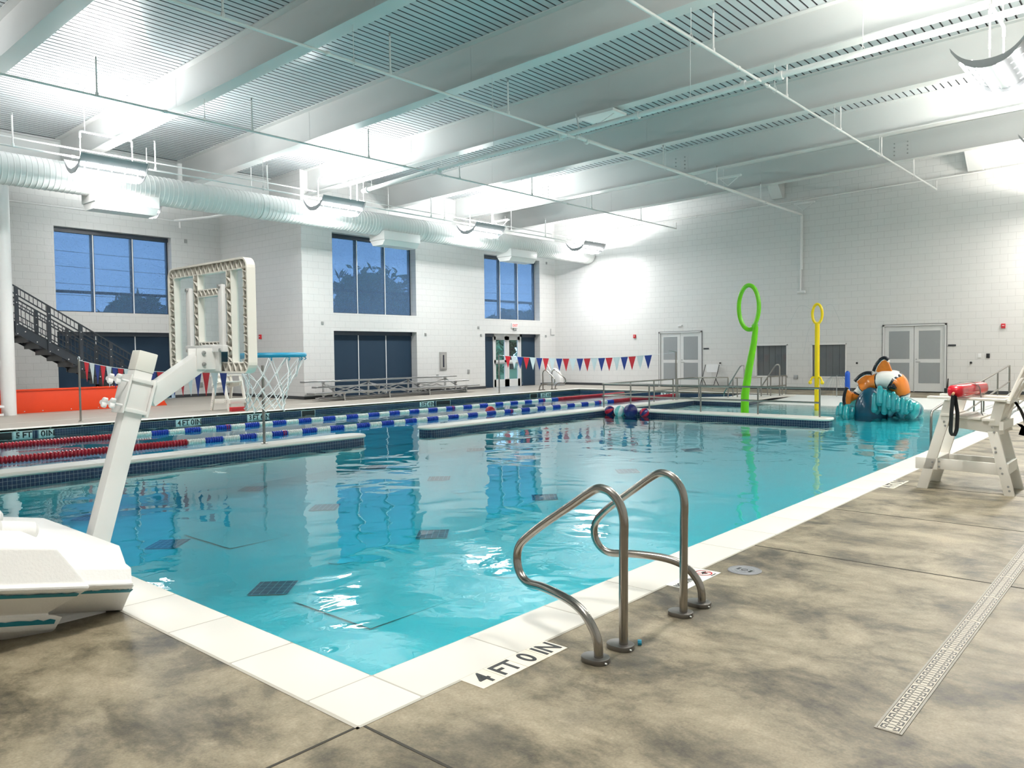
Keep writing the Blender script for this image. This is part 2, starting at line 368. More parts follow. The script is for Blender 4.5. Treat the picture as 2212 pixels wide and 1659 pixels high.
def text_mesh(txt, size, thick=.002, spacing=1.0, bold=0.0):
    cu = bpy.data.curves.new('t', 'FONT'); cu.body = txt; cu.size = size; cu.extrude = thick/2; cu.align_x = 'CENTER'; cu.align_y = 'CENTER'; cu.space_character = spacing; cu.offset = bold
    o = bpy.data.objects.new('t', cu); COL.objects.link(o)
    bpy.context.view_layer.update()
    me = bpy.data.meshes.new_from_object(o.evaluated_get(bpy.context.evaluated_depsgraph_get()))
    bpy.data.objects.remove(o); bpy.data.curves.remove(cu)
    return me
def text_part(name, txt, size, mat, parent, pos, U, V, thick=.002, bold=0.0, sx=1.0):   # U: reading direction, V: up of the letters
    me = text_mesh(txt, size, thick, bold=bold); U = Vector(U).normalized(); V = Vector(V).normalized(); Wn = U.cross(V)
    off = Vector(); p = parent
    while p is not None: off += p.location; p = p.parent
    pos = Vector(pos)-off
    me.transform(Matrix(((U.x*sx, V.x, Wn.x, pos.x), (U.y*sx, V.y, Wn.y, pos.y), (U.z*sx, V.z, Wn.z, pos.z), (0, 0, 0, 1))))
    me.materials.clear(); me.materials.append(mat)
    o = bpy.data.objects.new(name, me); COL.objects.link(o); o.parent = parent
    return o
# ================================================================== THE SETTING
XF, YL, YR, XB, YREC, XJ, YP = 27.2, 21.1, -2.6, -4.0, 26.1, 14.2, -2.6
WZ = -.13                                        # water level
def deckz(y): return 7.69-.02105*y
def sofz(y): return 6.90-.02105*y
PX0, PX1, PY0, PY1 = 2.08, 24.1, 2.64, 17.53     # pool inner edges
CW = .31
# ---- floor slabs round the pool
m = MB()
T = -.16
def slab(m, poly, z0, z1): m.prism(poly, 'z', z0, z1)
m.box((XB, YR, T), (PX0-CW, YREC, 0)); m.box((PX0-CW, YR, T), (PX1+CW, PY0-CW, 0)); m.box((PX0-CW, PY1+CW, T), (PX1+CW, YREC, 0)); m.box((PX1+CW, YR, T), (XF+.3, YREC, 0))
fl = struct(m.build('floor', CONC))
# control joints and the grout strip round the coping
m = MB()
for x in (1.79, 5.30, 6.95, 8.6, 10.3, 12.0, 13.7, 15.4, 17.1): m.box((x-.006, YR, -.001), (x+.006, PY0-CW, .0015))
m.box((XB, 2.325, -.001), (PX0-CW-.01, 2.337, .0015))
for y in (-1.2,): m.box((XB, y-.005, -.001), (XF, y+.005, .0015))
m.cur = 1
for y in (19.2, 21.7): m.box((XB, y-.012, -.001), (20 if y > 20 else XF, y+.012, .0015))
for x in (4, 8, 12, 16, 20): m.box((x-.006, PY1+CW, -.001), (x+.006, 21, .0015))
struct(m.build('trim_1', [M('joint_dark', (.045, .042, .035), .8), M('joint_pale', (.62, .60, .55), .8)]))
# ---- pool shell: floor with a beach entry, walls with a tile band
def hfloor(x, y):
    if y > 11.0: return -.62+.004*x
    h = -.70+.02*x
    if x > 16: h = -.38+.25*(min(x, 21.5)-16)/5.5
    if x > 21.5: h = -.13+.127*min(1, (x-21.5)/3.1)
    if y < 3.65:
        r = -.46+(x-15.3)*.46/4.6
        if x > 15.3: h = max(h, min(r, -.003))
    return h
m = MB(); xs = [PX0+i*(PX1+.5-PX0)/90 for i in range(91)]; ys = [PY0-.03+i*(PY1+.1-PY0)/60 for i in range(61)]
ys = sorted(set([round(v, 4) for v in ys]+[3.64, 3.66, 10.99, 11.01]))
vs = [(x, y, hfloor(x, y)) for x in xs for y in ys]; ny = len(ys)
m.add(vs, [[i*ny+j, (i+1)*ny+j, (i+1)*ny+j+1, i*ny+j+1] for i in range(90) for j in range(ny-1)], False)
struct(m.build('floor', PLAST))
m = MB(); D = -1.0
def wallq(m, a, b): m.quad((a[0], a[1], D), (b[0], b[1], D), (b[0], b[1], -.045), (a[0], a[1], -.045))
wallq(m, (PX0, PY0), (PX0, PY1)); wallq(m, (PX0, PY0), (21.0, PY0)); wallq(m, (PX0, PY1), (PX1, PY1)); wallq(m, (PX1, PY1), (PX1, 9.6))
struct(m.build('wall_pool', PTILE, recalc=False))
# ---- coping stones
def coping(m, mg, x0, y0, x1, y1, along, seg=.61, z0=-.05, z1=.004, gap=.004):
    L = (x1-x0) if along == 'x' else (y1-y0); n = max(1, round(L/seg))
    for i in range(n):
        a = i*L/n+gap/2; b = (i+1)*L/n-gap/2
        if along == 'x': m.box((x0+a, y0, z0), (x0+b, y1, z1))
        else: m.box((x0, y0+a, z0), (x1, y0+b, z1))
    mg.box((x0, y0, z0+.002), (x1, y1, z1-.003))
m = MB(); mg = MB()
coping(m, mg, PX0-CW, PY0-CW, PX0+.02, PY0+.02, 'x')                       # corner stone
coping(m, mg, PX0+.02, PY0-CW, PX1+CW, PY0+.02, 'x')                        # right edge
coping(m, mg, PX0-CW, PY0+.02, PX0+.02, PY1+CW, 'y')                        # near edge
coping(m, mg, PX0+.02, PY1-.02, PX1+CW, PY1+CW, 'x')                        # lap pool edge
coping(m, mg, PX1-.02, 9.6, PX1+CW, PY1-.02, 'y')                           # far edge
struct(m.build('trim_2', COPE, bevel=.012)); struct(mg.build('trim_3', GROUT))
# thin grout line where coping meets deck
m = MB()
m.box((PX0-CW-.014, PY0-CW-.014, -.002), (PX1, PY0-CW-.001, .002)); m.box((PX0-CW-.014, PY0-CW-.014, -.002), (PX0-CW-.001, PY1, .002))
struct(m.build('trim_4', GROUT))
# ---- dividing walls with bullnose coping
def rounded(poly, r=.2, n=6):
    P = [Vector((p[0], p[1], 0)) for p in poly]; out = []; N_ = len(P)
    for i in range(N_):
        a, b, c = P[i-1], P[i], P[(i+1) % N_]; d1 = a-b; d2 = c-b; rr = poly[i][2] if len(poly[i]) > 2 else r; rr = min(rr, d1.length*.49, d2.length*.49)
        s = b+d1.normalized()*rr; e = b+d2.normalized()*rr
        for k in range(n+1):
            t = k/n; q = s*(1-t)**2+b*2*t*(1-t)+e*t*t; out.append((q.x, q.y))
    return out
def shrink(poly, d):
    n = len(poly); A = sum(poly[i-1][0]*poly[i][1]-poly[i][0]*poly[i-1][1] for i in range(n)); sg = 1 if A > 0 else -1; out = []
    for i in range(n):
        a = Vector(poly[i-1]+(0,)) ; b = Vector(poly[i]+(0,)); c = Vector(poly[(i+1) % n]+(0,))
        t = (c-a)
        if t.length < 1e-9: out.append(poly[i]); continue
        t.normalize(); nn = Vector((-t.y, t.x, 0))*sg; q = b+nn*d; out.append((q.x, q.y))
    return out
def island(name_n, poly, joints=()):
    o = shrink(poly, .03)
    m = MB(); m.prism(o, 'z', D, -.045); struct(m.build('wall_divider', PTILE))
    m = MB()
    prof = [(0.022, -.055), (0, -.035), (0, -.015), (.018, .004)]
    rings = [shrink(poly, d) if d else poly for d, z in prof]; n = len(poly); vs = []; fs = []
    for (d, z), r_ in zip(prof, rings): vs += [(x, y, z) for x, y in r_]
    for i in range(len(prof)-1):
        for k in range(n): fs.append([i*n+k, i*n+(k+1) % n, (i+1)*n+(k+1) % n, (i+1)*n+k])
    m.add(vs, fs, True); m.add(vs[-n:], [list(range(n))]); m.add(vs[:n], [list(range(n))[::-1]])
    struct(m.build('trim_'+str(name_n), COPE))
    m = MB()
    for (x0, y0, x1, y1) in joints: m.bar((x0, y0, .0038), (x1, y1, .0038), .004, .002)
    if joints: struct(m.build('trim_'+str(name_n+1), M('joint_grey', (.55, .53, .48), .8)))
island(5, rounded([(PX0+.01, 10.83, .01), (8.62, 10.83, .22), (8.62, 11.3, .22), (PX0+.01, 11.3, .01)]), [(x, 10.87, x, 11.27) for x in (2.9, 4.1, 5.3, 6.5, 7.7)])
poly = [(10.05, 10.83, .22), (16.0, 10.83, .06), (16.0, 5.45, .22), (16.52, 5.45, .22), (16.52, 10.8, .04), (20.45, 10.8, .04), (20.45, 9.25, .04), (22.6, 9.35, .1), (24.12, 9.2, .02), (24.12, 9.75, .02), (22.7, 10.0, .5), (21.3, 11.3, .5), (10.05, 11.3, .22)]
island(7, rounded(poly), [(x, 10.86, x, 11.27) for x in (11.3, 12.5, 13.7, 14.9, 17.3, 18.5, 19.7)]+[(16.03, y, 16.49, y) for y in (6.6, 7.8, 9.0, 10.2)])
# ---- dark tile marks and lane lines on the pool floor
MARKT = mat_cmu('navy_mark_tile', (.012, .035, .09), (.18, .38, .45), .004)
def mark_mat():
    m, n, b, o = newmat('navy_floor_tile')
    tc = N(n, 'ShaderNodeTexCoord'); br = N(n, 'ShaderNodeTexBrick'); n.links.new(tc.outputs['Object'], br.inputs['Vector']); br.offset = 0
    br.inputs['Scale'].default_value = 1; br.inputs['Brick Width'].default_value = .067; br.inputs['Row Height'].default_value = .095; br.inputs['Mortar Size'].default_value = .004
    br.inputs['Color1'].default_value = (.010, .03, .08, 1); br.inputs['Color2'].default_value = (.015, .045, .10, 1); br.inputs['Mortar'].default_value = (.30, .45, .5, 1)
    n.links.new(br.outputs['Color'], b.inputs['Base Color']); b.inputs['Roughness'].default_value = .3; return m
NFT = mark_mat()
marks = [(3.66, 5.97), (3.81, 8.27), (5.94, 8.42), (5.79, 6.22), (6.1, 10.62), (8.45, 10.55), (8.26, 8.71), (8.06, 6.46), (10.65, 8.96), (10.9, 10.6), (10.4, 6.65), (13.2, 9.25), (13.0, 6.9), (15.55, 7.1), (15.6, 9.4), (3.85, 10.5)]
MKL = ['nearest to the near pool corner', 'beside the lower part of the hoop post', 'second row out, in the middle of the pool', 'second row out, left of the nearer grab rail', 'second row out, close under the divider', 'third row out, below the divider gap',
       'third row out, in the middle of the pool', 'third row out, just over the grab rails', 'fourth row out, left of the grab rails', 'fourth row out, close under the far divider', 'fourth row out, above the farther grab rail',
       'fifth row out, in the middle of the pool', 'fifth row out, toward the right edge', 'sixth row out, below the green loop', 'sixth row out, below the floating balls', 'behind the hoop post at the left']
for i, (x, y) in enumerate(marks):
    m = MB(); w = .36; h = .15
    c = (x, y)
    ux, uy = .42, -.40                    # the strips lie on the diagonal of the grid
    m.box((-.168, -.19, 0), (.168, .19, .004))
    o = m.build('floor_marker', NFT); z = -.70+.02*x+.006
    o.location = (x, min(y, 10.45), z); o.rotation_euler = (0, math.atan(-.02), radians(-48))
    tag(o, 'dark blue tile square under the water, ' + MKL[i], 'floor marker', 'dark tile squares on the pool floor')
m = MB()
for y in (12.25, 14.35, 16.45): m.box((3.2, y-.11, -.60), (22.5, y+.11, -.595+.0)); m.box((3.2, y-.5, -.60), (3.42, y+.5, -.594)); m.box((22.3, y-.5, -.60), (22.52, y+.5, -.52))
o = m.build('lane_line', NFT); tag(o, 'dark tile lane lines along the lap pool floor', 'lane lines')
# pool floor drains
for (x, y) in ((5.2, 4.6), (4.55, 6.2), (9.6, 5.0), (7.7, 7.7)):
    m = MB(); m.lathe([(.0, .006), (.11, .006), (.13, 0)], (0, 0, 0), 20); o = m.build('floor_inlet', WPLAS); o.location = (x, y, -.70+.02*x+.004)
    tag(o, 'round white inlet cover on the pool floor, '+{5.2: 'beyond the near large drain cover', 4.55: 'left of the nearest tile square', 9.6: 'behind the grab rails', 7.7: 'middle of the pool'}[x], 'inlet', 'inlet covers on the pool floor')
m = MB(); m.box((-.5, -.5, 0), (.5, .5, .002)); o = m.build('drain_cover', M('pale_plaster_panel', (.72, .77, .75), .6)); o.location = (4.05, 5.0, -.615); tag(o, 'large square main drain cover on the pool floor', 'drain cover')
m = MB(); m.box((-.5, -.5, 0), (.5, .5, .002)); o = m.build('drain_cover', M('pale_plaster_panel', (.72, .77, .75), .6)); o.location = (4.6, 8.0, -.605); tag(o, 'pale square drain cover beneath the reflected pennants', 'drain cover')
# ---- water
m = MB(); m.box((PX0-.01, PY0-.01, -.95), (PX1+.01, PY1+.01, WZ))
w = m.build('pool_water', WATER); tag(w, 'clear turquoise water filling the whole swimming pool', 'water', kind='stuff')

# ---- walls
def wall_panels(m, axis, pos, thick, a0, a1, z0, z1, holes):
    """wall slab on plane axis=pos, from a0..a1 and z0..z1 with rectangular holes (a,b,zl,zh); thick outward"""
    cuts = sorted(set([a0, a1]+[h[0] for h in holes]+[h[1] for h in holes]))
    for i in range(len(cuts)-1):
        p, q = cuts[i], cuts[i+1]; c = (p+q)/2
        hs = sorted([(h[2], h[3]) for h in holes if h[0] <= c <= h[1]]); z = z0
        segs = []
        for lo, hi in hs:
            if lo > z: segs.append((z, lo))
            z = hi
        if z < z1: segs.append((z, z1))
        for s0, s1 in segs:
            if axis == 'x': m.box((pos, p, s0), (pos+thick, q, s1))
            else: m.box((p, pos, s0), (q, pos+thick, s1))
H = 8.0
m = MB(); wall_panels(m, 'x', XF, .3, YR-.3, YL+.45, -.1, H, [(5.68, 7.51, -.1, 2.16), (14.03, 15.86, -.1, 2.15), (8.69, 9.84, .46, 1.59), (10.71, 11.85, .46, 1.59)])
struct(m.build('wall_back', WALL))
m = MB(); wall_panels(m, 'y', YL, .45, XJ, XF, -.1, H, [(15.37, 19.0, -.1, 2.2), (15.37, 19.0, 2.79, 5.42), (22.63, 26.12, -.1, 2.2), (22.63, 26.12, 2.79, 5.36)])
struct(m.build('wall_left', WALL))
m = MB(); wall_panels(m, 'x', XJ, .45, YL+.451, YREC+.3, -.1, H, []); struct(m.build('wall_jog', WALL))
m = MB(); wall_panels(m, 'y', YREC, .45, XB, XJ, -.1, H, [(8.8, 12.42, -.1, 2.22), (8.8, 12.42, 2.84, 5.44)]); struct(m.build('wall_recess', WALL))
m = MB(); wall_panels(m, 'y', YR-.3, .3, XB, XF, -.1, H+.3, []); struct(m.build('wall_right', WALL))
m = MB(); wall_panels(m, 'x', XB-.3, .3, YR-.3, YREC+.4, -.1, H+.3, []); struct(m.build('wall_front', WALL))
# baseboards
m = MB(); 
for a, b in ((YR, 5.62), (7.56, 13.97), (15.92, YL)): m.box((XF-.015, a, 0), (XF, b, .10))
struct(m.build('baseboard_back', BASEB))
m = MB()
for a, b in ((XJ, 15.37), (19.0, 22.63), (26.12, XF)): m.box((a, YL-.015, 0), (b, YL, .10))
m.box((XJ-.015, YL-.015, 0), (XJ, YREC, .10)); m.box((12.42, YREC-.015, 0), (XJ, YREC, .10)); m.box((XB, YREC-.015, 0), (8.8, YREC, .10))
struct(m.build('baseboard_left', BASEB))
# ---- roof deck: ribbed panels running the length of the hall
m = MB(); pitch = .161; y = YR
prof = []
while y < YREC+.3:
    prof += [(y, 0), (y+pitch-.030, 0), (y+pitch-.036, .05), (y+pitch+.006, .05)]; y += pitch
vs = []; 
for (yy, dz) in prof: vs += [(XB, yy, deckz(yy)+dz), (XF+.2, yy, deckz(yy)+dz)]
fs = []; mi = []
m.add([], [])
for i in range(len(prof)-1):
    m.cur = 0 if i % 4 == 0 else 1
    q = [Vector(v) for v in vs[2*i:2*i+4]]
    if prof[i][0] > YL+.5:
        for v in q: v.x = min(v.x, XJ+.4)
    m.add(q, [[0, 1, 3, 2]])
struct(m.build('ceiling', [DECKP, GAP], recalc=False))
m = MB(); m.box((XB-.3, YR-.3, 8.1), (XF+.4, YL+.5, 8.3)); m.box((XB-.3, YL+.5, 8.1), (XJ+.4, YREC+.5, 8.3)); struct(m.build('ceiling', WPAINT))
# ---- girders
m = MB()
def ibeam_x(m, y, x0, x1, zb, zt, w=.3, tf=.03):
    m.box((x0, y-w/2, zb), (x1, y+w/2, zb+tf)); m.box((x0, y-w/2, zt-tf), (x1, y+w/2, zt)); m.box((x0, y-.008, zb+tf), (x1, y+.008, zt-tf))
ibeam_x(m, 22.85, XB, XJ-.01, 6.25, deckz(23.0)-.01)
o = m.build('girder', BEAMP); tag(o, 'long pale steel girder over the stair bay, carrying the roof beam ends', 'girder')
BX = [1.18, 4.46, 7.75, 11.05, 14.33, 17.62, 20.93, 24.15]
def beam(x, lab):
    e = thing('roof_beam', (x+.15, 10, sofz(10)), lab, 'beam', None)
    y0, y1 = YR+.01, (22.69 if x < 14.2 else YL-.02); w = .3; tf = .022
    def sl(m, xa, xb, za, zb):       # sloped bar following the roof
        m.add([(xa, y0, sofz(y0)+za), (xb, y0, sofz(y0)+za), (xb, y1, sofz(y1)+za), (xa, y1, sofz(y1)+za), (xa, y0, sofz(y0)+zb), (xb, y0, sofz(y0)+zb), (xb, y1, sofz(y1)+zb), (xa, y1, sofz(y1)+zb)],
              [[0,3,2,1],[4,5,6,7],[0,1,5,4],[1,2,6,5],[2,3,7,6],[3,0,4,7]])
    m = MB(); sl(m, x, x+w, 0, tf); m.build('bottom_flange', BEAMP, e)
    m = MB(); sl(m, x, x+w, .788-tf, .788); m.build('top_flange', BEAMP, e)
    m = MB(); sl(m, x+w/2-.007, x+w/2+.007, tf, .788-tf)
    m.build('web', BEAMP, e)
    for yy in (2.6, 9.4+((x*7) % 2), 16.2):
        m = MB(); z = sofz(yy); m.box((x+.139, yy-.03, z+.03), (x+.143, yy+.03, z+.75)); m.build('stiffener', BEAMP, e)
    return e
ords = ['behind the viewpoint, mostly out of frame', 'at the top left corner of the picture, nearest in view', 'second nearest in view, ending over the left light fixture', 'third in view, crossed by two sprinkler pipes', 'fourth in view, next to the large sprinkler main', 'fifth in view, just beyond the sprinkler main', 'sixth in view, second from the back wall', 'nearest to the back wall']
for x, l in zip(BX, ords): beam(x, 'pale grey steel roof beam '+l)
# bolted splice dots on two far beams
def bolts(x, ys, rows, lab):
    e = thing('beam_splice', (x+.13, ys[0], 6.9), lab, 'bolted splice', 'bolted splices on the roof beams')
    m = MB()
    m.box((x+.137, ys[0]-.1, sofz(ys[0])+.12), (x+.143, ys[-1]+.1, sofz(ys[0])+.62)); m.build('splice_plate', BEAMP, e)
    for y in ys:
        for k in range(rows):
            m = MB(); m.cyl((x+.118, y, sofz(y)+.2+k*.11), (x+.138, y, sofz(y)+.2+k*.11), .02, 6); m.build('bolt', GREYM, e)
bolts(24.15, (6.1, 6.45), 4, 'bolted splice of two bolt columns on a far beam above the yellow spray post')
bolts(20.93, (11.4, 11.7), 4, 'bolted splice of grey bolts on a far beam left of the long sprinkler pipe')
bolts(20.93, (16.6, 16.85), 4, 'bolted splice of grey bolts over the far pennant line')
# end brackets between the last beam and wall
for y, lab in ((4.9, 'triangular bracket under the roof near the back wall, right side'), (11.0, 'triangular bracket under the roof near the back wall, middle')):
    m = MB(); m.prism([(26.4, 7.3), (XF-.01, 7.3), (XF-.01, 6.75), (27.0, 6.75)], 'y', y-.2, y+.2)
    tag(m.build('roof_bracket', BEAMP), lab, 'bracket')
# white round column
e = thing('round_column', (6.27, 22.0, 0), 'white round steel column at the left edge of the picture, in front of the stairs', 'column')
m = MB(); m.cyl((6.27, 22.0, 0), (6.27, 22.0, 6.24), .165, 28); m.build('shaft', WPAINT, e)
m = MB(); m.box((6.02, 21.75, 6.24), (6.52, 23.0, 6.26)); m.build('cap_plate', WPAINT, e)

# ================================================================== WINDOWS
def window(name, x0, x1, z0, z1, yf, mull, rail, panes, lab, shade=False, railz=None):
    e = bpy.data.objects.new(name, None); COL.objects.link(e); e.location = (x0, yf, z0); struct(e, lab); 
    t = .06
    m = MB(); m.box((x0, yf, z0), (x0+t, yf+.1, z1)); m.box((x1-t, yf, z0), (x1, yf+.1, z1)); m.box((x0, yf, z0), (x1, yf+.1, z0+t*.7)); m.box((x0, yf-.05, z1-.13), (x1, yf+.1, z1))
    for k, xm in enumerate(mull): m.box((xm-.055, yf+.02, z0), (xm+.055, yf+.1, z1))
    if railz: m.box((x0, yf+.02, railz-.045), (x1, yf+.1, railz+.045))
    m.build('window_frame', NAVY, e)
    xs = [x0]+list(mull)+[x1]
    m = MB(); m.box((x0, yf+.105, z0), (x1, yf+.115, z1)); m.build('pane', GLASS if not shade else GLASS, e)
    for i in range(len(xs)-1):
        a, b = xs[i]+(.03 if i else .06), xs[i+1]-(.012 if i < len(xs)-2 else .06)
        m = MB(); m.box((a, yf-.012, z0+(.03)), (b, yf-.009, z1-.12)); m.build('roller_shade', SHADE if shade else SCREEN, e)
    for xm in mull:
        m = MB(); m.box((xm-.012, yf-.03, z0), (xm+.02, yf-.024, z1-.12)); m.build('guide_cable', WPLAS, e)
    return e
window('window_1', 8.8, 12.42, 2.84, 5.44, YREC+.28, (10.0, 11.23), True, 3, 'large upper window with three bays above the stairs', railz=3.48)
window('window_2', 8.8, 12.42, 0, 2.22, YREC+.28, (10.0, 11.23), False, 3, 'lower window with navy shades behind the stairs', True)
window('window_3', 15.37, 19.0, 2.79, 5.42, YL+.3, (16.57, 17.78), True, 3, 'upper window above the bleachers with tree outside', railz=3.57)
window('window_4', 15.37, 19.0, 0, 2.2, YL+.3, (16.57, 17.78), False, 3, 'lower window with navy shades behind the bleachers', True)
window('window_5', 22.63, 26.12, 2.79, 5.36, YL+.3, (23.85, 24.97), True, 3, 'upper window above the glass exit doors', railz=3.55)
window('window_6', 22.63, 23.42, 0, 2.2, YL+.3, (), False, 1, 'narrow shaded window left of the exit doors', True)
window('window_7', 25.2, 26.12, 0, 2.2, YL+.3, (), False, 1, 'narrow shaded window right of the exit doors', True)
# glass exit doors
e = bpy.data.objects.new('door_1', None); COL.objects.link(e); e.location = (23.42, YL+.3, 0); struct(e, 'pair of glazed exit doors in the window wall')
m = MB(); yf = YL+.3; x0, x1 = 23.42, 25.2
m.box((x0, yf, 0), (x0+.07, yf+.1, 2.2)); m.box((x1-.07, yf, 0), (x1, yf+.1, 2.2)); m.box((x0, yf, 2.1), (x1, yf+.1, 2.2)); m.build('door_frame', DOORP, e)
xm = (x0+x1)/2
for a, b, hx in ((x0+.07, xm-.01, xm-.1), (xm+.01, x1-.07, xm+.1)):
    m = MB(); m.box((a, yf+.02, 0.01), (a+.13, yf+.07, 2.1)); m.box((b-.13, yf+.02, 0.01), (b, yf+.07, 2.1)); m.box((a, yf+.02, .01), (b, yf+.07, .32)); m.box((a, yf+.02, 1.95), (b, yf+.07, 2.1)); m.box((a, yf+.02, .98), (b, yf+.07, 1.12))
    d = m.build('door_leaf', DOORP, e)
    m = MB(); m.box((a+.1, yf+.04, .3), (b-.1, yf+.05, 2.0)); m.build('pane', GLASS, d)
    m = MB(); m.box((a+.05, yf-.04, .96), (b-.05, yf+.0, 1.02)); m.build('panic_bar', GREYM, d)
# doors in the back wall
def double_door(name, y0, y1, zt, lab, n):
    e = bpy.data.objects.new(name, None); COL.objects.link(e); e.location = (XF, y0, 0); struct(e, lab)
    m = MB(); x = XF-.02; m.box((x, y0, 0), (XF+.14, y0+.05, zt)); m.box((x, y1-.05, 0), (XF+.14, y1, zt)); m.box((x, y0, zt-.05), (XF+.14, y1, zt)); m.build('door_frame', DOORP, e)
    m = MB(); m.box((x-.004, y0-.012, 0), (x+.03, y0, zt+.012)); m.box((x-.004, y1, 0), (x+.03, y1+.012, zt+.012)); m.box((x-.004, y0, zt), (x+.03, y1, zt+.012)); m.build('frame_sealant', BASEB, e)
    ym = (y0+y1)/2
    for a, b, s in ((y0+.055, ym-.006, 0), (ym+.006, y1-.055, 1)):
        m = MB(); m.box((XF+.03, a, .02), (XF+.08, b, zt-.055)); d = m.build('door_leaf', DOORP, e)
        w = b-a
        for z0, z1 in ((.30, .95), (1.07, 1.97)):
            m = MB(); m.box((XF+.026, a+.13, z0), (XF+.031, b-.13, z1)); m.build('vision_panel', DOORG, d)
        if s == 0:
            m = MB(); m.tube([(XF+.02, b-.06, .98), (XF-.03, b-.06, .98), (XF-.03, b-.19, .975)], .012, 8); m.build('door_handle', GREYM, d)
            m = MB(); m.cyl((XF+.03, b-.06, 1.06), (XF+.01, b-.06, 1.06), .02, 12); m.build('deadbolt', GREYM, d)
        m = MB(); m.box((XF+.02, a+.02, .02), (XF+.03, b-.02, .035)); m.build('sweep', BASEB, d)
double_door('door_2', 5.66, 7.53, 2.18, 'double doors in the back wall behind the clownfish slide', 0)
double_door('door_3', 14.01, 15.88, 2.17, 'double doors in the back wall left of the folding chair', 1)
for name, y0, y1, lab in (('window_8', 8.69, 9.84, 'observation window behind the yellow post'), ('window_9', 10.71, 11.85, 'observation window behind the green loop')):
    e = bpy.data.objects.new(name, None); COL.objects.link(e); e.location = (XF, y0, .46); struct(e, lab)
    m = MB(); t = .04; x = XF-.015
    for b_ in (((x, y0-.02, .44), (XF+.1, y0+.02, 1.61)), ((x, y1-.02, .44), (XF+.1, y1+.02, 1.61)), ((x, y0-.02, .44), (XF+.1, y1+.02, .48)), ((x, y0-.02, 1.57), (XF+.1, y1+.02, 1.61))): m.box(*b_)
    m.build('window_frame', WPAINT, e)
    m = MB(); m.box((XF+.04, y0, .46), (XF+.05, y1, 1.6)); m.build('pane', SHOWGL, e)
    for k in range(5):
        a = y0+.02+k*(y1-y0-.04)/5
        m = MB(); m.box((XF+.09, a+.006, .46), (XF+.10, a+(y1-y0-.04)/5-.006, 1.6)); m.build('blind_slat', M('grey_blind', (.27, .28, .29), .6), e)
m = MB(); m.box((XF+.16, YR, -.1), (XF+.3, 20, 2.5)); struct(m.build('wall_corridor', M('dark_corridor', (.12, .12, .12), .8)))

# ================================================================== OUTSIDE
m = MB(); m.box((-60, YREC+.5, -.5), (140, 160, -.3)); struct(m.build('floor_outside', M('lawn', (.05, .12, .03), .9, var=.3, scale=.5)))
LEAF = M('tree_leaves', (.035, .10, .035), .8, var=.5, scale=1.5); BARK = M('tree_bark', (.05, .04, .03), .9)
LEAF2 = M('bright_hedge_leaves', (.07, .24, .12), .8, var=.5, scale=3)
def blob(m, c, r, n, seed, leaf=.3):
    rnd = random.Random(seed)
    for k in range(n):
        th = rnd.uniform(0, 2*pi); ph = math.acos(rnd.uniform(-1, 1)); rr = rnd.uniform(.65, 1.05)
        p = Vector(c)+Vector((r[0]*rr*sin(ph)*cos(th), r[1]*rr*sin(ph)*sin(th), r[2]*rr*cos(ph)))
        a = Vector((rnd.uniform(-1, 1), rnd.uniform(-1, 1), rnd.uniform(-1, 1))).normalized(); b = a.orthogonal().normalized(); s_ = leaf*rnd.uniform(.6, 1.3)
        m.add([p-a*s_, p+b*s_*.5, p+a*s_, p-b*s_*.5], [[0, 1, 2, 3]])
def tree(x, y, h, r, lab, mat=LEAF, seed=1, n=700):
    e = thing('tree', (x, y, -.3), lab, 'tree', 'trees outside the windows')
    m = MB(); m.tube([(x, y, -.3), (x+.1, y, h*.5), (x, y, h*.75)], .3, 8, rs=[.3, .22, .1]); m.build('trunk', BARK, e)
    m = MB(); blob(m, (x, y, h*.62), (r, r, h*.38), n, seed, .55); m.sphere((x, y, h*.62), 1, 16, (r*.72, r*.72, h*.30)); m.build('crown', mat, e)
tree(46.5, 58, 9.9, 4.6, 'dark tree standing outside the window above the bleachers', seed=3)
tree(56.2, 64, 7.9, 3.2, 'lower dark tree outside, right of the tall one above the bleachers', seed=4)
tree(25.0, 58, 5.9, 2.4, 'small dark tree outside the upper window by the stairs', seed=5)
tree(31.5, 61, 6.6, 2.6, 'dark tree at the right edge of the upper window by the stairs', seed=6)
tree(63.0, 55, 6.0, 3.2, 'dark tree outside, left in the window over the exit doors', seed=7)
tree(71.5, 57, 7.4, 3.2, 'dark tree outside, right in the window over the exit doors', seed=8)
for k, (x, y) in enumerate(((30.0, 29.3), (33.1, 30.6), (36.2, 29.6), (39.3, 30.8))):
    m = MB(); blob(m, (x, y, 1.5), (1.3, .9, 1.7), 900, 20+k, .22); m.sphere((x, y, 1.3), 1, 14, (1.1, .7, 1.5))
    tag(m.build('hedge_shrub', LEAF2), ('leftmost', 'second', 'third', 'rightmost')[k]+' bright green shrub seen through the glazed exit doors', 'shrub', 'green shrubs outside the exit doors')
m = MB(); m.box((20, 21.7, -.29), (60, 28.6, -.26)); tag(m.build('path', M('pale_path', (.6, .6, .58), .8)), 'pale concrete path outside the exit doors', 'path')
for z, y in ((7.0, 45), (6.2, 45), (5.3, 45), (4.7, 45)):
    m = MB(); m.tube([(5+i*3, y, z+.3*((i-7)/7)**2) for i in range(18)], .012, 5); tag(m.build('power_line', BLK), 'thin dark power line outside the windows, '+{7.0: 'highest', 6.2: 'second highest', 5.3: 'second lowest', 4.7: 'lowest'}[z]+' of four', 'power line', 'power lines outside')
#PART2

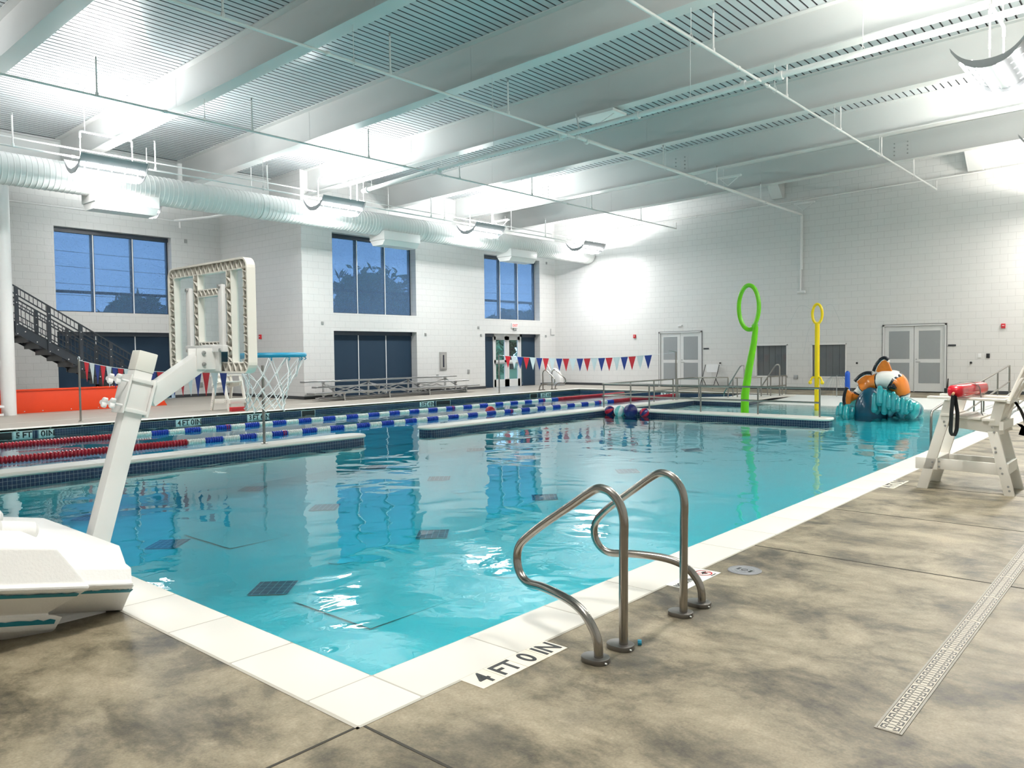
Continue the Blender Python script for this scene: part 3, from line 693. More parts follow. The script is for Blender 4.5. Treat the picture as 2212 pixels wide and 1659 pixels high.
# ================================================================== CEILING SERVICES
# ---- air duct
e = thing('air_duct', (11, 19.2, 5.47), 'long white spiral air duct running under the roof along the window wall', 'duct')
cy_, cz_, R_ = 19.22, 5.49, .345
m = MB(); prof = []; x = XB+.01
while x < XF-.16:
    prof += [(R_, x), (R_, x+.085), (R_+.009, x+.095), (R_+.009, x+.105), (R_, x+.115)]; x += .115
prof += [(R_, XF-.15), (R_*.96, XF-.08), (R_*.7, XF-.03), (.001, XF-.02)]
m.lathe(prof, (0, cy_, cz_), 36, 'x'); m.build('duct_body', WPAINT, e)
for x in (4.2, 9.6, 11.6, 13.9, 17.6, 20.5, 23.6):
    m = MB(); m.lathe([(R_+.008, x-.03), (R_+.016, x-.02), (R_+.016, x+.02), (R_+.008, x+.03)], (0, cy_, cz_), 36, 'x'); m.build('joint_band', WPAINT, e)
for x in (2.5, 8.6, 11.4, 16.2, 21.8, 24.6):
    m = MB(); m.cyl((x, cy_, cz_+R_), (x, cy_, sofz(cy_)), .01, 6); m.build('hanger_rod', WPAINT, e)
for x0 in (-.9, 7.22, 15.7, 21.7):
    m = MB(); m.box((x0, 18.86, 4.99), (x0+1.5, 19.58, 5.26)); rg = m.build('supply_register', WPAINT, e, bevel=.006)
    m = MB(); m.prism([(18.86, 4.985), (19.58, 4.985), (19.46, 4.83), (18.98, 4.83)], 'x', x0+.03, x0+1.47); m.build('register_hood', WPAINT, rg)
# ---- fluorescent uplight fixtures
def make_fixture():
    e = thing('light_fixture', (0, 0, 0), 'x', 'light fixture', 'fluorescent uplights in two rows')
    # the winged reflector profile (y, z): a gull shape, swept along x
    def wing(s):
        P = []
        for k in range(9):
            t = k/8; P.append((s*(.06+.40*t), -.02+.05*sin(t*pi*.5)+.26*t**2.6))
        return P
    for s in (-1, 1):
        P = wing(s); m = MB(); m2 = MB(); vs = []
        for x in (-.70, .70):
            vs += [(x, a, b) for a, b in P]+[(x, a, b+.006) for a, b in P]
        n = 9
        for i in range(n-1):
            m2.add([vs[i], vs[i+1], vs[2*n+i+1], vs[2*n+i]], [[0, 1, 2, 3]], True); m.add([vs[n+i], vs[n+i+1], vs[3*n+i+1], vs[3*n+i]], [[3, 2, 1, 0]], True)
        wg_ = m.build('reflector_wing', REFL, e, recalc=False); m2.build('wing_underside', M('fixture_grey', (.30, .31, .32), .35), wg_, recalc=False)
    for x in (-.71, .71):
        pts = [(a, b-.055) for a, b in wing(-1)][::-1]+[(a, b-.055) for a, b in wing(1)]; top = [(a*1.04, b+.12-.05*abs(a)/.46) for a, b in pts][::-1]
        m = MB(); m.prism(pts+top, 'x', x-.006, x+.006); m.build('end_plate', M('fixture_grey', (.30, .31, .32), .35), e)
    m = MB(); m.box((-.7, -.05, -.03), (.7, .05, .05)); m.build('ballast_box', WPAINT, e, bevel=.006)
    for yy in (-.20, .20):
        zz = .03
        m = MB(); m.cyl((-.68, yy, zz+.03), (.68, yy, zz+.03), .018, 10); m.build('fluorescent_tube', TUBEM, e)
    for yy, zz in ((-.34, .06), (-.13, -.05), (.13, -.05), (.34, .06)):
        m = MB(); m.cyl((-.68, yy, zz), (.68, yy, zz), .022, 10); m.build('fluorescent_tube', TUBEM, e)
    for k in range(5):
        for s in (-1, 1):
            m = MB(); x = -.56+k*.28; m.tube([(x, s*.10, .03), (x, s*.22, .06), (x, s*.38, .14)], .012, 6, rs=[.004, .035, .004]); m.build('baffle', REFL, e)
    for x in (-.55, .55):
        m = MB(); m.cyl((x, 0, .04), (x, 0, .86), .011, 8); m.build('hanger_rod', WPAINT, e)
    m = MB(); m.tube(smooth_path([(-.55, 0, .72), (-.55, 0, .86), (.55, 0, .86), (.55, 0, .72)], .04), .022, 8); m.build('hanger_bar', WPAINT, e)
    return e
fx0 = make_fixture()
FXO = []
fl_ = ['hidden behind the viewpoint on the window side', 'nearest of the row below the white duct', 'second in the row below the white duct', 'third in the row below the white duct', 'last in the row by the duct end',
       'first of the right hand row, above the viewpoint', 'second of the right hand row, above the viewpoint', 'shining at the top right corner of the picture', 'fourth of the right hand row', 'last of the right hand row by the back wall']
for i, (x, y) in enumerate(FIX):
    o = fx0 if i == 0 else copy_tree(fx0); o.location = (x, y, FZ); o['label'] = 'white winged fluorescent uplight '+fl_[i]; FXO.append(o)
def suspend(o):
    x, y, z = o.location
    for dx in (-.45, .45):
        m = MB(); m.cyl((x+dx, y, z+.86), (x+dx, y, deckz(y)+.005), .01, 6); q = m.build('suspension_rod', WPAINT, o)
o = copy_tree(fx0); o.location = (10.2, 23.9, 5.72); o['label'] = 'white fluorescent uplight over the stair bay, seen under the duct'
for q_ in FXO+[o]: suspend(q_)
area('uplight_lamp', (10.2, 23.9, 5.95), 1.3, .35, 160); area('downlight_lamp', (10.2, 23.9, 5.6), 1.3, .3, 60, True)
# ---- sprinkler pipes
def pipe(lab, segs, sprigs=(), collars=(), hangs=(), name='sprinkler_pipe'):
    P0 = segs[0][0][0]; e = thing(name, P0, lab, 'pipe', 'sprinkler pipes under the roof')
    for pts, r in segs:
        m = MB(); m.tube(pts, r, 10); m.build('pipe_run', WPAINT, e)
    for (x, y, z, h) in sprigs:
        m = MB(); m.cyl((x, y, z), (x, y, z+h), .017, 8); m.lathe([(.03, -.02), (.034, 0), (.03, .05), (.02, .06)], (x, y, z), 8); sp = m.build('sprig', WPAINT, e)
        m = MB(); m.cyl((x, y, z+h), (x, y, z+h+.045), .014, 6); m.lathe([(.001, 0), (.03, 0), (.03, .004), (.001, .006)], (x, y, z+h+.045), 10); m.build('sprinkler_head', GREYM, sp)
    for (x, y, z, r, ax) in collars:
        m = MB(); m.lathe([(r*.9, -.04), (r*1.45, -.03), (r*1.45, .03), (r*.9, .04)], (x if ax != 'x' else x, y, z), 12, ax) if False else m.tube([(x-(.035 if ax == 'x' else 0), y-(.035 if ax == 'y' else 0), z), (x+(.035 if ax == 'x' else 0), y+(.035 if ax == 'y' else 0), z)], r*1.45, 10); m.build('coupling', WPAINT, e)
    for (x, y, z, zt) in hangs:
        m = MB(); m.cyl((x, y, z), (x, y, zt), .006, 6); m.tube([(x, y-.0, z-.06), (x, y-.04, z-.02), (x, y-.02, z+.05), (x, y, z+.08), (x, y+.02, z+.05), (x, y+.04, z-.02), (x, y, z-.06)], .006, 5); m.build('hanger', WPAINT, e)
    return e
hx = [bx+.15 for bx in BX]
YA, YB_, YC = 10.17, 15.0, 5.95
pipe('white sprinkler pipe along the middle of the hall, dropping down the back wall',
     [([(XB+.1, YA, 6.09), (13.86, YA, 6.09)], .024), ([(13.95, YA, 6.12), (XF-.12, YA, 6.09)], .04), (smooth_path([(XF-.12, YA, 6.09), (XF-.10, YA, 6.05), (XF-.10, YA, 4.2)], .03), .045), ([(XF-.10, YA+.03, 4.2), (XF-.10, YA+.03, 3.45)], .03), ([(XF-.10, YA-.13, 3.42), (XF-.10, YA+.13, 3.42)], .05)],
     [(5.66+3.0*k, YA, 6.11, .62 if k < 3 else .5) for k in (-3, -2, -1, 0, 1, 2, 4, 5, 6)], [(x, YA, 6.09, .026, 'x') for x in (7.4, 13.6)]+[(x, YA, 6.09, .042, 'x') for x in (14.3, 20.0, 24.0)],
     [(x, YA, 6.1, sofz(YA)) for x in hx[2:4]+[hx[5], hx[6], hx[7]]])
pipe('thin white sprinkler pipe between the duct and the middle pipe', [([(XB+.1, YB_, 6.15), (27.02, YB_, 6.15)], .021), ([(27.02, YB_, 6.12), (27.02, YB_, 6.38)], .014)],
     [(5.85+3.1*k, YB_, 6.16, .64) for k in (-2, -1, 0, 1, 2, 3, 4, 5, 6)], [(x, YB_, 6.15, .022, 'x') for x in (7.1, 13.2, 14.6, 20.0)], [(x, YB_, 6.15, sofz(YB_)) for x in hx[2:]])
pipe('white sprinkler pipe on the right half of the hall, nearest to the right wall', [([(XB+.1, YC, 6.30), (13.82, YC, 6.30)], .026), ([(13.98, YC, 6.30), (27.03, YC, 6.34)], .023), ([(27.02, YC, 6.3), (27.02, YC, 6.6)], .014)],
     [(11.96+3.1*k, YC, 6.31, .62) for k in (-4, -3, -2, -1, 0, 1, 2, 3, 4)], [(x, YC, 6.30, .026, 'x') for x in (12.9, 13.7, 14.15, 20.2)], [(x, YC, 6.31, sofz(YC)) for x in hx[3:]])
pipe('upper of two thin white pipes directly over the duct', [([(XB+.1, 18.40, 5.97), (12.9, 18.40, 5.97)], .017), ([(14.4, 18.40, 5.93), (26.0, 18.40, 5.93)], .015)])
pipe('lower of two thin white pipes over the duct, with sprinkler sprigs', [([(XB+.1, 18.3, 5.78), (26.2, 18.3, 5.75)], .02), ([(26.2, 18.3, 5.73), (26.2, 18.3, 5.95)], .013)],
     [(5.46+2.93*k, 18.3, 5.78, .62) for k in (-3, -2, -1, 0, 1, 2, 3, 4, 5, 6)], [(x, 18.3, 5.77, .02, 'x') for x in (6.6, 13.0, 19.0)], [(x, 18.3, 5.78, sofz(18.3)) for x in hx[3:]])
pipe('large white sprinkler main crossing the hall beside the fifth roof beam', [([(13.9, 17.6, 6.01), (13.9, 15.0, 6.12), (13.9, 10.0, 6.22), (13.9, 5.9, 6.34), (13.9, YR+.1, 6.55)], .055)], [],
     [(13.9, y, 5.98+(18.6-y)*.0277, .056, 'y') for y in (8.6, 10.6, 14.5, 17.4)]+[(13.9, 5.6, 6.34, .056, 'y'), (13.9, 6.3, 6.34, .056, 'y')], [(13.9, 17.2, 6.08, 7.3), (13.9, 12.6, 6.2, 7.4), (13.9, 7.4, 6.33, 7.5), (13.9, 4.2, 6.42, 7.5)])
pipe('white sprinkler pipe fixed high along the back wall', [([(27.1, 18.1, 6.44), (27.1, 5.0, 6.70), (27.1, YR+.1, 6.86)], .024)], [], [(27.1, y, 6.44+(18.1-y)*.0199, .024, 'y') for y in (18.0, 14.2, 9.0, 4.6)], [])
pipe('thin white pipe along the stair bay wall above the upper window', [([(XB+.1, 25.75, 5.93), (12.4, 25.75, 5.97)], .022), ([(12.4, 25.75, 5.97), (13.0, 24.6, 6.02), (13.6, 22.9, 6.12)], .045), ([(12.5, 25.6, 5.97), (12.5, 25.6, 5.72)], .03)], [(7.4, 25.75, 5.94, .5)])
# sway brace under beam beside the main
e = thing('sway_brace', (14.0, 10.4, 6.3), 'white sway brace clamped to a roof beam over the middle sprinkler pipe', 'brace')
m = MB(); m.box((14.2, 9.4, 6.60), (14.75, 10.3, 6.66)); m.build('channel', WPAINT, e)
m = MB(); m.cyl((14.3, 10.45, 6.75), (14.05, 10.15, 6.15), .02, 8); m.build('brace_rod', WPAINT, e)
m = MB(); m.cyl((14.4, 9.5, 6.6), (14.02, 9.95, 6.2), .012, 6); m.build('brace_rod', WPAINT, e)
for (x, y, z, lab) in ((20.9, 9.9, 6.2, 'small cluster of pipe clamps on the middle pipe, second beam before the back wall'), (26.9, 10.0, 6.3, 'small pipe clamps where the middle pipe meets the back wall'), (20.9, 18.6, 6.0, 'small clamps on the pipes above the duct, far end')):
    e = thing('pipe_clamp', (x, y, z), lab, 'clamp', 'pipe clamps under the roof')
    m = MB(); m.box((x-.05, y-.35, z+.12), (x+.05, y+.35, z+.17)); m.build('clamp_bar', WPAINT, e)
    m = MB(); m.cyl((x, y-.3, z+.13), (x, y+.05, z-.1), .012, 6); m.cyl((x, y+.3, z+.13), (x, y+.05, z-.1), .012, 6); m.build('clamp_rod', WPAINT, e)

# ================================================================== LAP POOL
def lane_rope(y, lab, ball=None):
    e = thing('lane_rope', (2.2, y, WZ+.02), lab, 'lane rope', 'floating lane ropes of the lap pool')
    def seg(x0, x1, mat, lb, pitch=.055, r=.062):
        m = MB(); n = max(2, int((x1-x0)/pitch)); p = (x1-x0)/n; prof = [(.012, x0+.003)]
        for k in range(n): prof += [(r*.62, x0+k*p+.06*p), (r, x0+(k+.3)*p), (r, x0+(k+.62)*p), (r*.62, x0+(k+.92)*p)]
        prof += [(.012, x1-.003)]
        m.lathe(prof, (0, y, WZ+.022), 10, 'x'); part(m.build('float_section', mat, e), lb)
    seg(PX0+.15, 4.3, REDF, 'dark red float section'); seg(4.3, 6.5, REDF, 'dark red float section')
    x = 6.5; k = 0
    while x < 19.95:
        w = k % 2 == 0; seg(x+.004, x+.334, WHITEF if w else BLUEF, 'white float section' if w else 'blue float section', .045, .05 if w else .056)
        if k in (5, 25, 37): seg(x+.22, x+.30, REDF, 'single red marker float', .04, .06)
        x += .3365; k += 1
    seg(x, 22.0, REDF, 'dark red float section'); seg(22.0, PX1-.2, REDF, 'dark red float section')
    m = MB(); m.tube([(PX0+.01, y, WZ+.02), (PX1-.01, y, WZ+.02)], .006, 5); m.build('cable', GREYM, e)
    return e
lane_rope(15.42, 'lane rope farther from the divider, red ends with blue and white middle')
lane_rope(13.27, 'lane rope nearer to the divider, red ends with blue and white middle')
m = MB(); m.sphere((14.6, 13.46, WZ+.05), .13, 18); tag(m.build('round_buoy', REDF), 'dark red round buoy floating against the nearer lane rope', 'buoy')
# depth markers on the tile band
def depth_sign(x0, x1, txts, lab, wall='y', pos=PY1-.004, dark=None):
    z0, z1 = -.215, -.05
    if wall == 'y':
        e = thing('depth_marker', ((x0+x1)/2, pos, z0), lab, 'depth marker', 'depth markers in the tile band of the lap pool'); m = MB(); m.box((x0, pos-.006, z0), (x1, pos+.003, z1)); m.build('tile', TILEW2, e)
        for c, t in txts: text_part('lettering', t, .165, BLK, e, (x0+(x1-x0)*c, pos-.008, (z0+z1)/2), (1, 0, 0), (0, 0, 1), bold=.004)
        if dark: m = MB(); m.box((x0+(x1-x0)*dark[0], pos-.009, z0), (x0+(x1-x0)*dark[1], pos-.006, z1)); m.build('dark_tile', NFT, e)
    else:
        e = thing('depth_marker', (pos, (x0+x1)/2, z0), lab, 'depth marker', 'depth markers in the tile band of the lap pool'); m = MB(); m.box((pos-.006, x1, z0), (pos+.003, x0, z1)); m.build('tile', TILEW2, e)
        for c, t in txts: text_part('lettering', t, .165, BLK, e, (pos-.008, x0-(x0-x1)*c, (z0+z1)/2), (0, -1, 0), (0, 0, 1), bold=.004)
depth_sign(5.05, 5.79, [(.11, '5'), (.33, 'FT'), (.72, '0'), (.9, 'IN')], 'white depth tile 5 FT 0 IN at the left end of the lap pool', dark=(.46, .61))
depth_sign(8.33, 8.94, [(.13, '4'), (.38, 'FT'), (.65, '0'), (.87, 'IN')], 'white depth tile 4 FT 0 IN in the lap pool edge, under the hoop')
depth_sign(10.13, 10.75, [(.13, '3'), (.38, 'FT'), (.65, '6'), (.87, 'IN')], 'white depth tile 3 FT 6 IN in the lap pool edge, behind the net')
depth_sign(15.86, 16.46, [(.13, '3'), (.38, 'FT'), (.65, '6'), (.87, 'IN')], 'white depth tile 3 FT 6 IN in the lap pool edge, before the bleachers')
depth_sign(21.7, 22.3, [(.13, '3'), (.38, 'FT'), (.65, '6'), (.87, 'IN')], 'white depth tile 3 FT 6 IN in the lap pool edge, below the ladder rails')
depth_sign(14.0, 13.25, [(.13, '3'), (.38, 'FT'), (.65, '6'), (.87, 'IN')], 'white depth tile 3 FT 6 IN at the far end of the lap pool', 'x', PX1-.004)
for i, (x0, x1, l) in enumerate(((4.55, 5.03, 'left of the 5 FT tile'), (11.7, 12.1, 'right of the hoop net'), (16.54, 17.14, 'before the bleachers, right part'), (21.1, 21.5, 'left of the far depth tile'))):
    e = thing('skimmer_opening', ((x0+x1)/2, PY1, -.2), 'dark rectangular skimmer mouth in the lap pool edge, '+l, 'skimmer', 'skimmer mouths in the lap pool edge')
    m = MB(); m.box((x0, PY1-.008, -.24), (x1, PY1+.002, -.055)); m.build('mouth', BLK, e)
    m = MB(); m.box((x0-.012, PY1-.01, -.24), (x0, PY1, -.05)); m.box((x1, PY1-.01, -.24), (x1+.012, PY1, -.05)); m.box((x0, PY1-.01, -.057), (x1, PY1, -.05)); m.build('surround', TILEW2, e)
# ladder grab rails, used near and far
def grab_rail(side, flange=True):
    """figure-four rail in local coords: tall leg at the origin, the loop leans out over +y, short leg at x = side*.2"""
    s = side
    e = thing('grab_rail', (0, 0, 0), 'x', 'grab rail')
    pts = [(0, 0, .012), (0, -.001, .25), (0, -.004, .50), (0, -.006, .56), (0, -.006, .60)]
    pts += [(0, .125-.131*cos(a), .60+.15*sin(a)) for a in [pi*.5*k/6*.98 for k in range(1, 6)]]
    pts += [(0, .14, .747), (0, .20, .715), (-.0+s*.005, .29, .652), (s*.02, .43, .555), (s*.035, .53, .478)]
    pts += [(s*.05, .592, .415), (s*.055, .61, .345), (s*.065, .585, .275), (s*.08, .52, .238), (s*.11, .40, .245)]
    pts += [(s*.155, .25, .243), (s*.18, .15, .228), (s*.195, .08, .197), (s*.203, .03, .145), (s*.205, .004, .09), (s*.205, 0, .012)]
    # Catmull-Rom refinement
    P = [Vector(p) for p in pts]; out = []
    for i in range(len(P)-1):
        p0 = P[max(i-1, 0)]; p1 = P[i]; p2 = P[i+1]; p3 = P[min(i+2, len(P)-1)]
        for k in range(4):
            t = k/4; out.append(.5*((2*p1)+(p2-p0)*t+(2*p0-5*p1+4*p2-p3)*t*t+(3*p1-p0-3*p2+p3)*t**3))
    out.append(P[-1])
    m = MB(); m.tube(out, .0215, 18); m.build('tube', STEEL, e)
    for x in (0, s*.205):
        m = MB(); n = 24; ring = [(x+.055*cos(2*pi*k/n), -.0+.05*sin(2*pi*k/n)+(.035 if sin(2*pi*k/n) > 0 else 0)) for k in range(n)]
        m.prism(ring, 'z', 0.0, .024); es = m.build('escutcheon', M('stainless_escutcheon', (.20, .19, .18), .35, .9), e, bevel=.004)
        m = MB(); m.cyl((x-.02, -.058, .012), (x-.02, -.049, .012), .004, 8); m.build('set_screw', WPAINT, es)
    return e
ra = grab_rail(-1); ra.location = (3.055, 1.98, 0); ra['label'] = 'shiny stainless grab rail at the pool edge, the nearer of the pair'; ra['group'] = 'pair of stainless grab rails at the near pool edge'
rb = grab_rail(1); rb.location = (3.643, 1.985, 0); rb['label'] = 'shiny stainless grab rail at the pool edge, the farther of the pair'; rb['group'] = ra['group']
for sx, x, l in ((-1, 23.35, 'right'), (1, 22.8, 'left')):
    c = copy_tree(ra if sx == -1 else rb); c.location = (x, 18.3, 0); c.rotation_euler = (0, 0, pi); c['label'] = 'stainless ladder rail in front of the white pool lift, the %s one' % l; c['group'] = 'ladder rails beside the pool lift'
m = MB(); m.cyl((3.14, 1.955, .012), (3.15, 1.94, .012), .014, 8); tag(m.build('small_cap', TEAL), 'tiny blue cap lying beside the foot of the nearer grab rail', 'cap')
# pennant lines
def pennants(x, y0, y1, zs, n, lab, h, w):
    e = thing('pennant_line', (x, (y0+y1)/2, 0), lab, 'pennant line', None)
    def zz(y):
        t = (y0-y)/(y0-y1); return zs[0]*(1-t)*(1-2*t)+zs[1]*4*t*(1-t)+zs[2]*t*(2*t-1)
    m = MB(); m.tube([(x, y0-(y0-y1)*k/24, zz(y0-(y0-y1)*k/24)) for k in range(25)], .005, 5); m.build('cord', PENW, e)
    a, b = y0-.42, y1+.86
    for k in range(n):
        y = a+(b-a)*k/(n-1); mt, lb = ((PENR, 'red pennant'), (PENW, 'white pennant'), (PENB, 'blue pennant'))[k % 3]
        z1, z2, dx = zz(y+w/2), zz(y-w/2), .012*sin(k*1.7)
        m = MB(); A, B, C_ = (x, y+w/2, z1), (x, y-w/2, z2), (x+dx, y, (z1+z2)/2-h)
        A2, B2, C2 = [(p[0]+.004, p[1], p[2]) for p in (A, B, C_)]
        m.add([A, B, C_, A2, B2, C2], [[0, 1, 2], [5, 4, 3], [0, 3, 4, 1], [1, 4, 5, 2], [2, 5, 3, 0]]); part(m.build('pennant', mt, e), lb)
pennants(6.62, 18.4, 11.32, (1.35, 1.13, 1.22), 21, 'left string of red, white and blue pennants over the lap pool', .43, .262)
pennants(20.22, 18.2, 11.32, (1.335, 1.205, 1.36), 21, 'right string of red, white and blue pennants over the far lap pool', .42, .262)
def pole(x, y, z0, h, lab, hook=None):
    e = thing('backstroke_pole', (x, y, z0), lab, 'pole', 'stainless poles holding the pennant lines')
    m = MB(); m.cyl((x, y, z0), (x, y, h), .022, 12); m.build('tube', STEELD, e)
    m = MB(); m.lathe([(.05, 0), (.05, .008), (.026, .02)], (x, y, z0), 14); m.build('base_flange', STEELD, e)
    if hook: m = MB(); m.tube([(x, y, h)]+[(x, y+(hook)*.02*k, h+.004*k) for k in range(1, 12)], .012, 8); m.build('cross_arm', STEELD, e)
pole(6.62, 18.4, 0, 1.37, 'stainless pole at the left end of the near pennant line')
pole(6.68, 11.06, .004, 1.25, 'stainless pole standing on the pool divider behind the hoop')
pole(20.22, 18.2, 0, 1.35, 'stainless pole before the exit doors at the left of the far pennant line')
pole(20.0, 11.12, .004, 1.38, 'stainless pole on the far divider with a short arm, right end of pennant line', 1)
m = MB(); m.tube([(6.62, 18.4+.05*cos(a), 1.38+.05*sin(a)) for a in [2*pi*k/16 for k in range(17)]], .008, 6); tag(m.build('rope_coil', PENW), 'coil of white cord on top of the leftmost pole', 'rope')
# beach balls
def ball(x, y, r, c1, c2, lab, rot):
    e = thing('beach_ball', (x, y, WZ+r*.75), lab, 'ball', 'balls floating against the ramp wall')
    m = MB(); n = 24; mm = 12; prof = [(max(1e-4, sin(pi*i/mm)), -cos(pi*i/mm)) for i in range(mm+1)]
    for k in range(n):
        m.cur = (k//3) % 2
        for i in range(mm):
            def P(i_, k_): a = 2*pi*k_/n; return (x+r*prof[i_][0]*cos(a), y+r*prof[i_][0]*sin(a), WZ+r*.75+r*prof[i_][1])
            m.add([P(i, k), P(i, k+1), P(i+1, k+1), P(i+1, k)], [[0, 1, 2, 3]], True)
    o = m.build('ball_skin', [c1, c2], e); e.rotation_euler = rot
BR = M('crimson_vinyl', (.45, .01, .04), .3); BN = M('navy_vinyl', (.012, .015, .13), .3); BW = M('white_vinyl', (.82, .85, .85), .3); BT = M('aqua_vinyl', (.18, .55, .55), .3)
ball(15.83, 10.62, .125, BR, BN, 'crimson and navy ball, leftmost of the four floating balls', (1.1, .3, 0))
ball(15.8, 10.32, .14, BW, BT, 'white and aqua ball, second of the four floating balls', (.3, 0, .4))
ball(15.76, 9.98, .165, BN, BN, 'dark navy ball, largest of the four floating balls', (.2, .2, 0))
ball(15.82, 9.64, .115, BR, BN, 'small crimson and navy ball, rightmost of the four floating balls', (.9, 0, 1))

# ================================================================== RAILINGS ON THE DIVIDERS
def railing(lab, pts, posts, zt=.60, zm=.30, r=.02, grp='stainless railings on the pool dividers', z0=.004):
    e = thing('railing', pts[0]+(0,), lab, 'railing', grp)
    for nm, z in (('top_rail', zt), ('mid_rail', zm)):
        P = [(x, y, z) for x, y in pts]
        m = MB(); m.tube(smooth_path(P, .05) if len(P) > 2 else P, r, 10); m.build(nm, STEELD, e)
    for x, y in posts:
        m = MB(); m.cyl((x, y, z0), (x, y, zt), r*.95, 10); m.build('post', STEELD, e)
railing('long stainless railing along the ramp wall, in front of the green loop', [(16.28, 11.1), (16.28, 5.72)], [(16.28, 11.1), (16.28, 9.78), (16.28, 8.42), (16.28, 7.05), (16.28, 5.72)])
railing('stainless railing along the far divider, left of the tall pole', [(16.28, 11.14), (19.86, 11.14)], [(17.6, 11.14), (18.8, 11.14), (19.86, 11.14)], z0=.004)
railing('stainless railing along the far divider, right of the tall pole, bending to the back', [(20.13, 11.14), (21.15, 11.14), (21.75, 10.35)], [(20.13, 11.14), (21.15, 11.0), (21.75, 10.35)])
railing('short stainless railing at the end of the far divider by the back deck', [(23.0, 9.62), (24.05, 9.5)], [(22.75, 9.75), (23.1, 9.6), (23.8, 9.52), (24.05, 9.5)], .60)
railing('low link rail between the steps on the angled divider', [(21.9, 10.2), (22.75, 9.72)], [(21.95, 10.15)], .585, .30)
def stair_rail(lab, foot, mid, end, top=.93):
    e = thing('stair_rail', (foot[0], foot[1], 0), lab, 'stair rail', 'stair handrails into the lap pool')
    f = Vector((foot[0], foot[1], .004)); t1 = Vector((foot[0], foot[1], top-.06)); 
    t2 = Vector((mid[0], mid[1], top+.02)); en = Vector((end[0], end[1], end[2]))
    m = MB(); m.tube(smooth_path([f, Vector((f.x, f.y, top+.03)), t2, en, Vector((en.x, en.y, -.4))], .12, 6), .022, 12); m.build('handrail', STEELD, e)
    m = MB(); q = t2.lerp(en, .45); m.cyl((q.x, q.y, q.z), (q.x, q.y, -.4), .018, 10); m.build('support_post', STEELD, e)
stair_rail('arched stainless stair handrail beside the green loop', (21.95, 9.93), (22.2, 10.15), (23.65, 11.4, .02))
stair_rail('arched stainless stair handrail before the left observation window', (23.35, 9.42), (23.55, 9.62), (23.98, 10.4, .05))
# ramp handrails by the lifeguard chair
e = thing('ramp_rail', (15.2, 3.35, -.5), 'long stainless ramp handrail rising out of the water behind the lifeguard chair', 'handrail', 'ramp handrails behind the lifeguard chair')
m = MB(); m.tube(smooth_path([(15.0, 3.35, -.45), (15.0, 3.35, .30), (16.0, 3.35, .40), (22.9, 3.35, .96), (22.9, 3.35, .3)], .12), .021, 12); m.build('top_rail', STEELD, e)
m = MB(); m.tube([(16.8, 3.35, .03), (22.9, 3.35, .55)], .018, 10); m.build('mid_rail', STEELD, e)
for x in (16.7, 18.62, 19.65, 21.3, 22.9): m = MB(); m.cyl((x, 3.35, -.4 if x < 19 else -.01), (x, 3.35, .40+(x-16)*.0812), .018, 10); m.build('post', STEELD, e)
e = thing('ramp_rail', (18.5, 2.8, -.1), 'second stainless ramp handrail at the right edge of the picture', 'handrail', 'ramp handrails behind the lifeguard chair')
m = MB(); m.tube([(18.7, 2.8, .38), (23, 2.8, .72)], .021, 12); m.build('top_rail', STEELD, e)
m = MB(); m.tube([(18.7, 2.8, .02), (23, 2.8, .33)], .018, 10); m.build('mid_rail', STEELD, e)
for x in (18.72, 20.3, 21.8): m = MB(); m.cyl((x, 2.8, -.1), (x, 2.8, .38+(x-18.7)*.079), .018, 10); m.build('post', STEELD, e)
#PART3

# ================================================================== BASKETBALL HOOP
hp = thing('poolside_basketball_hoop', (1.5, 4.92, 0), 'white poolside basketball hoop with a clear backboard, blue rim and white net', 'basketball hoop')
TH = radians(11.5); cT, sT = cos(TH), sin(TH)
def hb(u, y, v): return (1.75+u*cT+v*sT, 4.92+y, v*cT-u*sT)       # tilted frame of the base
def hull(name, lab, prof, ub, uf):
    """side profile (half width, v, u front shift) closed over the middle; ub rear end"""
    m = MB(); n = len(prof); L = []
    for ue in (0, 1):
        ring = []
        for (w, v, du) in prof: ring.append(hb(uf+du if ue else ub, -w, v))
        for (w, v, du) in prof[::-1]: ring.append(hb(uf+du if ue else ub, w, v))
        L += ring
    k = 2*n; fs = [[i, (i+1) % k, (i+1) % k+k, i+k] for i in range(k)]+[list(range(k))[::-1], [i+k for i in range(k)]]
    m.add(L, fs); return part(m.build(name, HULL, hp, bevel=.012), lab)
front = hull('base_tank', 'front tank of the base', [(.50, .005, .08), (.76, .185, -.01), (.765, .205, -.005), (.745, .212, -.01), (.715, .278, -.012), (.66, .292, -.02), (.57, .372, -.03)], -.60, -.055)
rear = hull('base_tank', 'rear tank of the base', [(.50, -.11, -.04), (.585, -.05, -.035), (.61, .025, -.04), (.60, .035, -.09), (.80, .185, 0), (.805, .205, .005), (.785, .215, -.005), (.765, .385, -.17), (.70, .405, -.19)], -2.1, -.30)
# dark recessed foot wedge under the hull
m = MB(); m.prism([(-.1, 0), (1.70, 0), (1.70, .012), (1.3, .085), (-.1, .36)], 'y', 4.92-.46, 4.92+.46); m.build('base_foot', HULL, hp)
for (u0, u1, w0, v0, w1, v1, ho) in ((-.58, -.05, .742, .172, .705, .147, front), (-2.05, -.335, .790, .172, .755, .147, rear), (-2.05, -.355, .606, .008, .592, -.022, rear)):
    for s_ in (-1, 1):
        m = MB(); o_ = .004; n = 60; vs = []
        rnd = random.Random(5)
        for k in range(n+1):
            u = u0+(u1-u0)*k/n; j = rnd.uniform(0, .35)
            ww = w0+(w1-w0)*j; vv = v0+(v1-v0)*j
            vs += [hb(u, s_*(ww+o_), vv), hb(u, s_*(w1+o_), v1)]
        m.add(vs, [[2*k, 2*k+1, 2*k+3, 2*k+2] for k in range(n)])
        part(m.build('decal_stripe', M('teal_decal', (.015, .22, .30), .5), ho, recalc=False), 'teal wave stripe')
